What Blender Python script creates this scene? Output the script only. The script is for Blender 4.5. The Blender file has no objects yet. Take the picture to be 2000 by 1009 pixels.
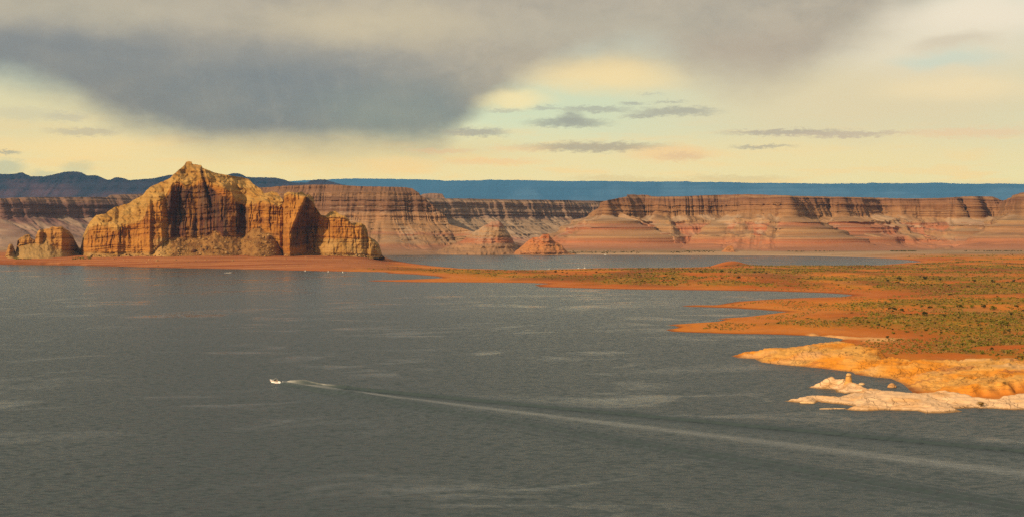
import bpy, bmesh, math, random
import numpy as np
from mathutils import Vector, Matrix

SC = bpy.context.scene
COL = SC.collection
R = math.radians
random.seed(7)
RNG = np.random.default_rng(11)

# ------------------------------------------------------------------ camera
F = 2750.0            # focal length in pixels of a 2000 px wide picture
CH = 76.0             # height of the viewpoint above the lake
HY = 450.0            # picture row of the horizon
cam = bpy.data.cameras.new('camera')
cam.sensor_width = 36.0
cam.lens = 36.0 * F / 2000.0
cam.shift_y = -(504.5 - HY) / 2000.0
cam.clip_start = 1.0
cam.clip_end = 250000.0
camo = bpy.data.objects.new('camera', cam)
camo.location = (0, 0, CH)
camo.rotation_euler = (R(90), 0, 0)
COL.objects.link(camo)
SC.camera = camo

# ------------------------------------------------------------------ light, exposure
SUN_AZ, SUN_EL = R(-137.0), R(23.0)      # clockwise from +Y (view direction): the sun stands left and behind
sdir = Vector((math.sin(SUN_AZ) * math.cos(SUN_EL), math.cos(SUN_AZ) * math.cos(SUN_EL), math.sin(SUN_EL)))
sun = bpy.data.lights.new('sun', 'SUN')
sun.energy = 5.0
sun.angle = R(1.2)
sun.color = (1.0, 0.75, 0.46)
suno = bpy.data.objects.new('sun', sun)
suno.rotation_euler = sdir.to_track_quat('Z', 'Y').to_euler()
suno.location = (-300, -200, 600)
COL.objects.link(suno)

SC.view_settings.view_transform = 'Standard'
SC.view_settings.look = 'None'
SC.view_settings.exposure = 0.15
SC.view_settings.gamma = 1.0
SC.view_settings.use_curve_mapping = False
SC.render.engine = 'CYCLES'
SC.cycles.max_bounces = 5
SC.cycles.volume_bounces = 0
SC.cycles.diffuse_bounces = 2
SC.cycles.glossy_bounces = 2
SC.cycles.transparent_max_bounces = 8
SC.cycles.use_adaptive_sampling = False
SC.cycles.use_denoising = False
SC.cycles.denoiser = 'OPENIMAGEDENOISE'
SC.cycles.denoising_prefilter = 'ACCURATE'


# ------------------------------------------------------------------ node expressions
class E:
    """A value socket with arithmetic."""
    nt = None

    def __init__(s, sock):
        s.s = sock

    @staticmethod
    def m(op, *a, clamp=False):
        n = E.nt.nodes.new('ShaderNodeMath')
        n.operation = op
        n.use_clamp = clamp
        for i, v in enumerate(a):
            if isinstance(v, E):
                E.nt.links.new(v.s, n.inputs[i])
            else:
                n.inputs[i].default_value = float(v)
        return E(n.outputs[0])

    def __add__(s, o): return E.m('ADD', s, o)
    __radd__ = __add__
    def __sub__(s, o): return E.m('SUBTRACT', s, o)
    def __rsub__(s, o): return E.m('SUBTRACT', o, s)
    def __mul__(s, o): return E.m('MULTIPLY', s, o)
    __rmul__ = __mul__
    def __truediv__(s, o): return E.m('DIVIDE', s, o)
    def __rtruediv__(s, o): return E.m('DIVIDE', o, s)
    def __pow__(s, o): return E.m('POWER', s, o)


def smooth(v, a, b, lo=0.0, hi=1.0):
    n = E.nt.nodes.new('ShaderNodeMapRange')
    n.interpolation_type = 'SMOOTHSTEP'
    E.nt.links.new(v.s, n.inputs[0])
    n.inputs[1].default_value, n.inputs[2].default_value = a, b
    n.inputs[3].default_value, n.inputs[4].default_value = lo, hi
    return E(n.outputs[0])


def noise(vec, scale, detail=4, rough=0.55, out=0, dist=0.0):
    n = E.nt.nodes.new('ShaderNodeTexNoise')
    if vec is not None:
        E.nt.links.new(vec, n.inputs['Vector'])
    n.inputs['Scale'].default_value = scale
    n.inputs['Detail'].default_value = detail
    n.inputs['Roughness'].default_value = rough
    n.inputs['Distortion'].default_value = dist
    return E(n.outputs[0]) if out == 0 else n.outputs[1]


def comb(x, y, z=0.0):
    n = E.nt.nodes.new('ShaderNodeCombineXYZ')
    for i, v in enumerate((x, y, z)):
        if isinstance(v, E):
            E.nt.links.new(v.s, n.inputs[i])
        else:
            n.inputs[i].default_value = v
    return n.outputs[0]


def mix(fac, a, b, mode='MIX'):
    n = E.nt.nodes.new('ShaderNodeMix')
    n.data_type = 'RGBA'
    n.blend_type = mode
    n.clamp_factor = True
    if isinstance(fac, E):
        E.nt.links.new(fac.s, n.inputs[0])
    else:
        n.inputs[0].default_value = fac
    for i, v in ((6, a), (7, b)):
        if isinstance(v, (tuple, list)):
            n.inputs[i].default_value = (v[0], v[1], v[2], 1.0)
        else:
            E.nt.links.new(v, n.inputs[i])
    return n.outputs[2]


def scale_vec(sock, sc):
    n = E.nt.nodes.new('ShaderNodeVectorMath')
    n.operation = 'MULTIPLY'
    E.nt.links.new(sock, n.inputs[0])
    n.inputs[1].default_value = sc
    return n.outputs[0]


def srgb(r, g, b):
    f = lambda c: (c / 255 / 12.92) if c / 255 <= 0.04045 else ((c / 255 + 0.055) / 1.055) ** 2.4
    return (f(r), f(g), f(b))


# ------------------------------------------------------------------ world: sky and clouds
SKY_STRENGTH = 0.1
HAZE_D = 1.5e-5           # density of the air
HAZE_C = (0.14, 0.49, 1.0)
HAZE_S = (0.10, 0.26, 0.43)   # light that the air itself sends to the eye
world = bpy.data.worlds.new('World')
SC.world = world
world.use_nodes = True
nt = world.node_tree
nt.nodes.clear()
E.nt = nt
out = nt.nodes.new('ShaderNodeOutputWorld')
bg = nt.nodes.new('ShaderNodeBackground')
bg.inputs['Strength'].default_value = SKY_STRENGTH
nt.links.new(bg.outputs[0], out.inputs[0])
sky = nt.nodes.new('ShaderNodeTexSky')
sky.sky_type = 'NISHITA'
sky.sun_disc = False
sky.sun_elevation = SUN_EL
sky.sun_rotation = SUN_AZ
sky.altitude = 1100
sky.air_density = 1.0
sky.dust_density = 2.0
tc = nt.nodes.new('ShaderNodeTexCoord')
sep = nt.nodes.new('ShaderNodeSeparateXYZ')
nt.links.new(tc.outputs['Generated'], sep.inputs[0])
dx, dy, dz = (E(sep.outputs[i]) for i in range(3))
az = E.m('ARCTAN2', dx, dy)
el = E.m('ARCSINE', E.m('MINIMUM', E.m('MAXIMUM', dz, -1.0), 1.0))
# degrees
azd = az * 57.2958
eld = el * 57.2958
ae = comb(azd, eld * 2.2)
wx = (noise(ae, 0.22, 3, 0.5) - 0.5)
wy = (noise(scale_vec(ae, (1, 1, 1)), 0.35, 4, 0.55) - 0.5)
wfine = (noise(comb(azd, eld * 3.2), 2.6, 7, 0.7) - 0.5)


def A_(px): return math.degrees(math.atan((px - 1000.0) / F))
def L_(px, py): return math.degrees(math.atan((HY - py) / F * math.cos(math.atan((px - 1000.0) / F))))


PXD = math.degrees(1.0 / F)


def blob(px, py, rx, ry, a=1.0, b=0.0, warp=1.0, fine=0.0, tilt=0.0):
    """1 inside an ellipse, falling to 0 between radius b and a; size in picture pixels."""
    x = (azd - A_(px)) + wx * (2.4 * warp)
    y = (eld - L_(px, py)) + wy * (1.1 * warp) + wfine * fine
    if tilt:
        y = y + (azd - A_(px)) * tilt
    x = x * (1.0 / (rx * PXD))
    y = y * (1.0 / (ry * PXD))
    r = E.m('SQRT', x * x + y * y)
    return smooth(r, a, b)


K = 1.0 / SKY_STRENGTH
def C(r, g, b):
    c = [v_ * 2 ** -0.15 for v_ in srgb(r, g, b)]
    return (c[0] * K, c[1] * K, c[2] * K)


# clear air: warm near the horizon, pale green-blue higher, then the physical sky
g = mix(smooth(eld, 0.0, 2.2), C(244, 219, 170), C(234, 223, 184))
g = mix(smooth(eld, 2.0, 4.6), g, C(214, 224, 196))
g = mix(smooth(eld, 4.6, 8.0), g, C(202, 214, 202))
g = mix(smooth(eld, 10.0, 32.0, 0.0, 0.75), g, sky.outputs[0])
# broad broken cloud over the whole sky (it also covers the part outside the picture)
zz = E.m('MAXIMUM', dz, 0.02)
plane = comb(dx / zz, dy / zz)
broad = noise(plane, 0.35, 5, 0.55)
cover = smooth(broad, 0.36, 0.62) * smooth(eld, 8.5, 15.0)
g = mix(cover * 0.9, g, mix(smooth(broad, 0.45, 0.75), C(196, 186, 172), C(150, 150, 152)))
# faint layers of peach and pale yellow low in the sky
lay = noise(comb(azd * 0.35, eld * 2.6), 0.9, 5, 0.55)
lowm = smooth(eld, 5.5, 2.5)
g = mix(smooth(lay, 0.48, 0.66) * lowm * 0.55, g, C(248, 212, 164))
g = mix(smooth(lay, 0.48, 0.30) * lowm * 0.5, g, C(228, 222, 180))
# golden glow band left, low
g = mix(blob(420, 300, 900, 75, 1.2, 0.2) * 0.6, g, C(244, 217, 166))
g = mix(blob(30, 215, 330, 70, 1.3, 0.2) * 0.6, g, C(228, 208, 168))
# pale cream veil right
g = mix(blob(1720, 190, 620, 140, 1.25, 0.15) * 0.85, g, C(226, 209, 178))
g = mix(blob(1560, 305, 620, 50, 1.2, 0.1) * 0.6, g, C(240, 221, 176))
g = mix(blob(1180, 140, 190, 45, 1.4, 0.2) * 0.85, g, C(238, 214, 168))
g = mix(blob(990, 192, 90, 22, 1.4, 0.2) * 0.7, g, C(238, 218, 168))
# pale blue-green gaps
g = mix(blob(1130, 205, 220, 40, 1.4, 0.2) * 0.6, g, C(208, 220, 194))
g = mix(blob(1820, 60, 340, 90, 1.3, 0.2) * 0.75, g, C(233, 220, 198))
g = mix(blob(1855, 114, 100, 18, 1.4, 0.2) * 0.65, g, C(200, 214, 202))
g = mix(blob(1870, 172, 150, 30, 1.4, 0.2) * 0.7, g, C(242, 222, 184))
# the grey cloud deck: one lower edge across the sky, low and dark on the left, lifting to the right
fcn = nt.nodes.new('ShaderNodeFloatCurve')
cm = fcn.mapping
edge = [(-500, 120), (-200, 140), (0, 158), (110, 186), (220, 238), (330, 270), (480, 282), (700, 286), (830, 284), (880, 266), (915, 234), (955, 200), (1015, 168), (1100, 134), (1230, 112), (1300, 122), (1370, 158), (1450, 172), (1540, 158), (1630, 112), (1720, 62), (1800, 22), (1900, -40), (2100, -120), (2500, -160)]
cv = cm.curves[0]
while len(cv.points) > 2:
    cv.points.remove(cv.points[-1])
epts = [((A_(px) + 30.0) / 60.0, L_(px, py) / 20.0) for px, py in edge]
epts = [(0.0, epts[0][1])] + epts + [(1.0, epts[-1][1])]
cv.points[0].location = epts[0]; cv.points[1].location = epts[-1]
for p_ in epts[1:-1]:
    cv.points.new(*p_)
for p_ in cv.points:
    p_.handle_type = 'AUTO_CLAMPED'
cm.update()
nt.links.new(((azd + wx * 1.3 + 30.0) * (1.0 / 60.0)).s, fcn.inputs['Value'])
bound = E(fcn.outputs[0]) * 20.0
wsoft = E.m('MAXIMUM', smooth(azd, A_(900), A_(1350), 0.85, 1.5), smooth(azd, A_(500), A_(150), 0.80, 1.1))
wlow = noise(comb(azd * 0.6, eld * 1.2), 0.9, 6, 0.62) - 0.5
dist_ = (eld - bound + wlow * 0.9 + wy * 0.3) / wsoft
deck = smooth(dist_, -0.75, 1.05)
shade = E.m('MAXIMUM', blob(520, 195, 560, 150, 1.05, 0.25, 0.6), E.m('MAXIMUM', blob(800, 225, 190, 110, 1.1, 0.3, 0.5), blob(120, 120, 420, 95, 1.2, 0.2, 0.8) * 0.9))
body = mix(smooth(noise(ae, 0.30, 5, 0.55), 0.35, 0.68), C(184, 174, 161), C(172, 164, 154))
body = mix(shade, body, C(127, 135, 146))
rain = noise(comb(azd * 2.2 + eld * 0.5, eld * 0.22), 1.0, 4, 0.6)
body = mix(smooth(rain, 0.45, 0.72) * shade * 0.15, body, C(156, 158, 160))
bill = noise(comb(azd, eld * 1.5), 0.9, 7, 0.62, dist=0.6)
body = mix(smooth(bill, 0.50, 0.70) * (0.20 - shade * 0.13), body, C(200, 188, 172))
body = mix(smooth(bill, 0.50, 0.32) * 0.12, body, C(122, 128, 138))
body = mix(blob(180, 150, 300, 100, 1.4, 0.1) * 0.45, body, C(126, 131, 141))
body = mix(blob(770, 235, 200, 80, 1.3, 0.1) * 0.6, body, C(141, 152, 152))
body = mix(blob(740, 45, 260, 48, 1.4, 0.1) * 0.75, body, C(208, 194, 168))
body = mix(blob(150, 15, 340, 45, 1.4, 0.1) * 0.6, body, C(188, 180, 164))
body = mix(blob(1200, 60, 260, 50, 1.4, 0.1) * 0.5, body, C(192, 184, 168))
body = mix(blob(1480, 120, 220, 70, 1.4, 0.1) * 0.6, body, C(184, 170, 158))
wisp = noise(comb(azd * 0.6, eld * 1.1), 0.6, 5, 0.55)
body = mix(smooth(wisp, 0.42, 0.75) * 0.12, body, C(196, 184, 166))
body = mix(smooth(wisp, 0.52, 0.25) * 0.12, body, C(120, 126, 136))
g = mix(deck * 0.95, g, body)
g = mix(blob(640, 292, 330, 30, 1.5, 0.1) * 0.35, g, C(196, 186, 160))
g = mix(blob(1930, 25, 200, 50, 1.3, 0.1) * 0.85, g, C(240, 228, 208))
g = mix(blob(1860, 82, 75, 15, 1.4, 0.2) * 0.45, g, C(200, 188, 172))
g = mix(blob(1010, 196, 70, 16, 1.5, 0.1) * 0.7, g, C(250, 230, 182))
g = mix(blob(1180, 148, 150, 30, 1.5, 0.1) * 0.5, g, C(250, 226, 178))
g = mix(blob(170, 290, 180, 22, 1.5, 0.1) * 0.5, g, C(250, 220, 168))
# small dark streaks and pink scraps
for (px, py, rx, ry, op, c) in (
        (1160, 287, 135, 9, 0.9, (168, 160, 152)), (1110, 240, 78, 9, 0.95, (158, 162, 158)), (1115, 231, 26, 11, 0.9, (158, 162, 158)),
        (1160, 214, 75, 6, 0.8, (166, 168, 162)), (1320, 219, 80, 9, 0.9, (166, 166, 160)), (1255, 227, 40, 4, 0.8, (166, 166, 160)), (1235, 201, 24, 4, 0.8, (168, 170, 164)),
        (1305, 200, 36, 3, 0.7, (172, 172, 164)), (1062, 212, 30, 4, 0.7, (172, 174, 166)), (930, 259, 62, 8, 0.85, (160, 160, 158)),
        (985, 216, 36, 4, 0.6, (172, 174, 166)), (1275, 184, 26, 3, 0.5, (180, 180, 170)),
        (1530, 258, 110, 6, 0.85, (172, 164, 158)), (1650, 262, 120, 5, 0.8, (186, 172, 162)), (1900, 259, 130, 9, 0.7, (228, 196, 166)),
        (1492, 287, 56, 4, 0.85, (170, 166, 158)), (1310, 300, 90, 15, 0.8, (238, 200, 158)), (1330, 306, 50, 7, 0.5, (208, 180, 158)), (960, 316, 100, 6, 0.6, (236, 196, 156)),
        (780, 325, 80, 17, 0.6, (240, 204, 156)), (860, 294, 70, 5, 0.6, (222, 186, 156)),
        (130, 229, 36, 8, 0.65, (186, 182, 168)), (165, 258, 66, 7, 0.7, (182, 174, 160)), (50, 222, 60, 12, 0.4, (190, 186, 170)), (10, 298, 24, 4, 0.8, (160, 164, 158)),
        (10, 328, 34, 15, 0.75, (176, 186, 172)), (150, 328, 30, 12, 0.6, (188, 194, 172)), (85, 341, 25, 8, 0.6, (182, 190, 172)),
        (1210, 350, 100, 6, 0.75, (216, 198, 162)), (1430, 350, 110, 7, 0.75, (212, 196, 162)), (1010, 290, 60, 6, 0.5, (230, 200, 164))):
    g = mix(blob(px, py, rx * 1.1, ry * 1.15, 1.3, 0.35, 0.22, 0.62) * (op * 0.88), g, C(*[min(255, v_ + 6) for v_ in c]))
# below the horizon the dome carries on as plain ground light
g = mix(smooth(eld, -0.3, -2.5), g, C(150, 110, 80))
# the air in front of it (the box of haze) dims the sky towards the horizon: start from the brightness behind that air
tau = E.m('MINIMUM', HAZE_D * 80000.0, (HAZE_D * 2724.0) / E.m('MAXIMUM', E.m('TANGENT', el), 0.001))
T = E.m('EXPONENT', tau * -1.0)
sc_ = nt.nodes.new('ShaderNodeSeparateColor'); nt.links.new(g, sc_.inputs[0])
cc_ = nt.nodes.new('ShaderNodeCombineColor')
for i in range(3):
    v_ = E.m('MAXIMUM', (E(sc_.outputs[i]) - (1.0 - T) * (HAZE_S[i] * K)) / T, 0.0)
    nt.links.new(v_.s, cc_.inputs[i])
nt.links.new(cc_.outputs[0], bg.inputs[0])


# ------------------------------------------------------------------ helpers
def tag(o, label=None, cat=None, group=None, kind=None):
    if label: o['label'] = label
    if cat: o['category'] = cat
    if group: o['group'] = group
    if kind: o['kind'] = kind
    return o


def W(px, py, h=0.0):
    """Picture point on the horizontal level h -> place in the world (x, y)."""
    D = (CH - h) * F / (py - HY)
    return ((px - 1000.0) / F * D, D)


def link_mesh(name, verts, faces, mat=None, parent=None, smooth_=False, cols=None):
    me = bpy.data.meshes.new(name)
    v = np.asarray(verts, np.float32)
    f = np.asarray(faces, np.int32)
    me.vertices.add(len(v)); me.vertices.foreach_set('co', v.ravel())
    k = f.shape[1]
    me.loops.add(f.size); me.loops.foreach_set('vertex_index', f.ravel())
    me.polygons.add(len(f))
    me.polygons.foreach_set('loop_start', np.arange(0, f.size, k, dtype=np.int32))
    if smooth_:
        me.polygons.foreach_set('use_smooth', np.ones(len(f), bool))
    me.update(calc_edges=True)
    if cols is not None:
        a = me.color_attributes.new('tint', 'FLOAT_COLOR', 'POINT')
        c = np.ones((len(v), 4), np.float32); c[:, :3] = cols
        a.data.foreach_set('color', c.ravel())
    if mat is not None:
        me.materials.append(mat)
    o = bpy.data.objects.new(name, me)
    COL.objects.link(o)
    o.parent = parent
    return o


# gradient noise
_P = RNG.permutation(256).astype(np.int32)
_P = np.concatenate([_P, _P, _P])
_G = np.array([[1,1,0],[-1,1,0],[1,-1,0],[-1,-1,0],[1,0,1],[-1,0,1],[1,0,-1],[-1,0,-1],[0,1,1],[0,-1,1],[0,1,-1],[0,-1,-1],[1,1,0],[-1,1,0],[0,-1,1],[0,-1,-1]], np.float32)


def perlin(x, y, z=0.0):
    x, y, z = np.broadcast_arrays(np.asarray(x, np.float64), np.asarray(y, np.float64), np.asarray(z, np.float64))
    xi, yi, zi = np.floor(x).astype(np.int64), np.floor(y).astype(np.int64), np.floor(z).astype(np.int64)
    xf, yf, zf = (x - xi).astype(np.float32), (y - yi).astype(np.float32), (z - zi).astype(np.float32)
    u, v, w = (t * t * t * (t * (t * 6 - 15) + 10) for t in (xf, yf, zf))
    xi &= 255; yi &= 255; zi &= 255

    def gr(ix, iy, iz, fx, fy, fz):
        h = _P[_P[_P[ix] + iy] + iz] & 15
        gg = _G[h]
        return gg[..., 0] * fx + gg[..., 1] * fy + gg[..., 2] * fz
    x1, y1, z1 = (xi + 1) & 255, (yi + 1) & 255, (zi + 1) & 255
    def lerp(a, b, t): return a + t * (b - a)
    a = lerp(gr(xi, yi, zi, xf, yf, zf), gr(x1, yi, zi, xf - 1, yf, zf), u)
    b = lerp(gr(xi, y1, zi, xf, yf - 1, zf), gr(x1, y1, zi, xf - 1, yf - 1, zf), u)
    c = lerp(gr(xi, yi, z1, xf, yf, zf - 1), gr(x1, yi, z1, xf - 1, yf, zf - 1), u)
    d = lerp(gr(xi, y1, z1, xf, yf - 1, zf - 1), gr(x1, y1, z1, xf - 1, yf - 1, zf - 1), u)
    return lerp(lerp(a, b, v), lerp(c, d, v), w)


def fbm(x, y, z=0.0, o=4, g=0.5, lac=2.03):
    s, a, n = 0.0, 1.0, 0.0
    for i in range(o):
        s = s + a * perlin(np.asarray(x) * lac ** i + 17.3 * i, np.asarray(y) * lac ** i + 5.1 * i, np.asarray(z) * lac ** i + 9.7 * i)
        n += a
        a *= g
    return s / n * 1.6


def ridged(x, y, z=0.0, o=3):
    s, a, n = 0.0, 1.0, 0.0
    for i in range(o):
        s = s + a * (1 - 2 * np.abs(perlin(np.asarray(x) * 2.1 ** i + 31.7 * i, np.asarray(y) * 2.1 ** i + 3.3 * i, np.asarray(z) * 2.1 ** i)))
        n += a
        a *= 0.5
    return s / n


def sstep(v, a, b):
    t = np.clip((v - a) / (b - a), 0, 1)
    return t * t * (3 - 2 * t)


def lerpc(a, b, t):
    """mix colours; a, b: rgb or (n,3); t: (n,)"""
    t = np.asarray(t)[..., None]
    return np.asarray(a) * (1 - t) + np.asarray(b) * t


def keys(x, pts):
    p = np.array(pts, float)
    return np.interp(x, p[:, 0], p[:, 1])


def grid_faces(nr, nc):
    i = np.arange(nr - 1)[:, None] * nc + np.arange(nc - 1)[None, :]
    return np.stack([i, i + 1, i + 1 + nc, i + nc], -1).reshape(-1, 4)


def poly_sd(pts, X, Y):
    """signed distance to a closed polygon, positive inside"""
    P = np.array(pts, np.float64)
    Q = np.roll(P, -1, 0)
    d2 = np.full(X.shape, 1e18)
    ins = np.zeros(X.shape, bool)
    for (ax, ay), (bx, by) in zip(P, Q):
        ex, ey = bx - ax, by - ay
        L = ex * ex + ey * ey
        if L < 1e-9:
            continue
        t = np.clip(((X - ax) * ex + (Y - ay) * ey) / L, 0, 1)
        d2 = np.minimum(d2, (X - ax - t * ex) ** 2 + (Y - ay - t * ey) ** 2)
        if ay != by:
            c = ((ay > Y) != (by > Y)) & (X < (bx - ax) * (Y - ay) / (by - ay) + ax)
            ins ^= c
    d = np.sqrt(d2)
    return np.where(ins, d, -d)


# ------------------------------------------------------------------ materials
def earth_mat(name, grain=(0.6, 4.0), amt=0.35, bump=0.5, stretch=(1, 1, 1), rough=0.95, fleck=None):
    """vertex tint of rock or soil, on two mesas with shade or air mixed in, broken up by grain and fine relief"""
    m = bpy.data.materials.new(name)
    m.use_nodes = True
    nt = m.node_tree
    E.nt = nt
    b = nt.nodes['Principled BSDF']
    b.inputs['Roughness'].default_value = rough
    b.inputs['Specular IOR Level'].default_value = 0.15
    at = nt.nodes.new('ShaderNodeAttribute'); at.attribute_name = 'tint'
    co = nt.nodes.new('ShaderNodeNewGeometry').outputs['Position']
    co = scale_vec(co, stretch)
    n1 = noise(co, grain[0] * 0.1, 6, 0.65)
    n2 = noise(co, grain[1] * 0.1, 4, 0.6)
    v = (n1 * 0.6 + n2 * 0.4 - 0.5) * (2.0 * amt) + 1.0
    c = mix(1.0, at.outputs['Color'], comb(v, v, v), 'MULTIPLY')
    if fleck:
        c = mix(smooth(n2, 0.60, 0.68) * 0.7, c, fleck)
    nt.links.new(c, b.inputs['Base Color'])
    if bump:
        bn = nt.nodes.new('ShaderNodeBump')
        bn.inputs['Strength'].default_value = bump
        bn.inputs['Distance'].default_value = 1.0 / grain[0]
        nt.links.new((n1 * 0.7 + n2 * 0.3).s, bn.inputs['Height'])
        nt.links.new(bn.outputs[0], b.inputs['Normal'])
    return m


def plain(name, col, rough=0.6, metal=0.0, var=0.12, scale=8.0):
    m = bpy.data.materials.new(name)
    m.use_nodes = True
    nt = m.node_tree
    E.nt = nt
    b = nt.nodes['Principled BSDF']
    tc_ = nt.nodes.new('ShaderNodeTexCoord').outputs['Object']
    n = noise(tc_, scale, 3)
    v = (n - 0.5) * (2 * var) + 1.0
    nt.links.new(mix(1.0, col, comb(v, v, v), 'MULTIPLY'), b.inputs['Base Color'])
    b.inputs['Roughness'].default_value = rough
    b.inputs['Metallic'].default_value = metal
    return m


M_ground = earth_mat('shore_soil', (1.2, 6.0), 0.45, 0.35)
M_rock = earth_mat('slickrock', (1.6, 8.0), 0.30, 0.9, (1, 1, 2.5))
# joints and bedding planes of the slickrock: thin dirt-filled cracks, sunk into the surface
nt = M_rock.node_tree
E.nt = nt
b = nt.nodes['Principled BSDF']
po = nt.nodes.new('ShaderNodeNewGeometry').outputs['Position']
wv = nt.nodes.new('ShaderNodeVectorMath'); wv.operation = 'MULTIPLY_ADD'
nt.links.new(noise(po, 0.12, 4, 0.6, out=1), wv.inputs[0]); wv.inputs[1].default_value = (9, 9, 4); nt.links.new(po, wv.inputs[2])
mp = nt.nodes.new('ShaderNodeMapping'); mp.inputs['Rotation'].default_value = (0, 0, R(38)); mp.inputs['Scale'].default_value = (0.20, 0.028, 0.25)
nt.links.new(wv.outputs[0], mp.inputs[0])
vo = nt.nodes.new('ShaderNodeTexVoronoi'); vo.feature = 'DISTANCE_TO_EDGE'; vo.inputs['Scale'].default_value = 1.0
nt.links.new(mp.outputs[0], vo.inputs['Vector'])
gate = smooth(noise(po, 0.06, 4), 0.46, 0.62)
crack = smooth(E(vo.outputs['Distance']), 0.045, 0.008) * gate
bedn = noise(scale_vec(wv.outputs[0], (0.02, 0.02, 1.6)), 1.0, 4, 0.6)
bedl = smooth(bedn, 0.57, 0.64) * 0.5
old = b.inputs['Base Color'].links[0].from_socket
c1 = mix(crack * 0.28, old, (0.16, 0.07, 0.025))
c1 = mix(bedl * 0.6, c1, (0.42, 0.18, 0.055))
nt.links.new(c1, b.inputs['Base Color'])
oldn = b.inputs['Normal'].links[0].from_socket
bn2 = nt.nodes.new('ShaderNodeBump'); bn2.inputs['Strength'].default_value = 0.9; bn2.inputs['Distance'].default_value = 0.7
nt.links.new((1.0 - crack - bedl * 0.6).s, bn2.inputs['Height']); nt.links.new(oldn, bn2.inputs['Normal'])
nt.links.new(bn2.outputs[0], b.inputs['Normal'])
M_butte = earth_mat('butte_sandstone', (0.45, 2.4), 0.36, 1.0, (1, 1, 1.3))
M_mesa = earth_mat('mesa_strata', (0.22, 1.1), 0.26, 0.6, (1, 1, 2.2))
M_far = earth_mat('far_mesa_rock', (0.03, 0.2), 0.20, 0.3, (1, 1, 3))
M_boulder = earth_mat('talus_boulders', (1.0, 5.0), 0.3, 0.4)

# water: the ripples tilt the surface normal by the same statistics at every distance
M_water = bpy.data.materials.new('lake_water')
M_water.use_nodes = True
nt = M_water.node_tree
E.nt = nt
b = nt.nodes['Principled BSDF']
geo = nt.nodes.new('ShaderNodeNewGeometry')
pos = geo.outputs['Position']
sx = nt.nodes.new('ShaderNodeSeparateXYZ'); nt.links.new(pos, sx.inputs[0])
X_, Y_ = E(sx.outputs[0]), E(sx.outputs[1])
# wind blows along a slanted axis; streaks of calmer water lie along it
st = comb(X_ * 0.93 + Y_ * 0.36, Y_ * 0.93 - X_ * 0.36)
warp = noise(st, 0.004, 3, 0.6, out=1)
va = nt.nodes.new('ShaderNodeVectorMath'); va.operation = 'MULTIPLY_ADD'
nt.links.new(warp, va.inputs[0]); va.inputs[1].default_value = (90, 90, 0); nt.links.new(st, va.inputs[2])
calm = noise(scale_vec(va.outputs[0], (0.011, 0.020, 0)), 1.0, 6, 0.62, dist=0.8)
calm = smooth(calm, 0.505, 0.63) * smooth(noise(scale_vec(pos, (0.0045, 0.0045, 0)), 1.0, 4, 0.55), 0.40, 0.58)
gust = smooth(noise(scale_vec(pos, (0.0016, 0.0016, 0)), 1.0, 3, 0.55), 0.35, 0.65)
n_a = noise(scale_vec(pos, (0.62, 1.0, 1)), 0.46, 3, 0.55, out=1)
n_b = noise(pos, 1.9, 2, 0.6, out=1)
def vop(op, a, bb):
    n = nt.nodes.new('ShaderNodeVectorMath'); n.operation = op
    for i, v in enumerate((a, bb)):
        if isinstance(v, (tuple, list)):
            n.inputs[i].default_value = v
        else:
            nt.links.new(v, n.inputs[i])
    return n.outputs[0]
rip = vop('ADD', vop('MULTIPLY', vop('SUBTRACT', n_a, (0.5, 0.5, 0.5)), (1.7, 1.7, 0)), vop('MULTIPLY', vop('SUBTRACT', n_b, (0.5, 0.5, 0.5)), (0.7, 0.7, 0)))
wk = nt.nodes.new('ShaderNodeAttribute'); wk.attribute_name = 'wk'
ws = nt.nodes.new('ShaderNodeSeparateColor'); nt.links.new(wk.outputs['Color'], ws.inputs[0])
calm = E.m('MAXIMUM', calm, E(ws.outputs[0]))
foam = E(ws.outputs[1])
amp = (1.0 - calm * 0.7) * (1.0 + gust * 0.3)
nrm = vop('NORMALIZE', vop('ADD', geo.outputs['Normal'], vop('MULTIPLY', rip, comb(amp, amp, amp))), (0, 0, 0))
nt.links.new(nrm, b.inputs['Normal'])
nt.links.new(mix(foam, (0.036, 0.054, 0.060), (0.62, 0.60, 0.55)), b.inputs['Base Color'])
shel = smooth(Y_ + X_ * 0.35, 300, 1900)          # sheltered water far off and on the right lies calmer
nt.links.new((0.42 - shel * 0.17 - calm * 0.18).s, b.inputs['Roughness'])
b.inputs['IOR'].default_value = 1.33

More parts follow.
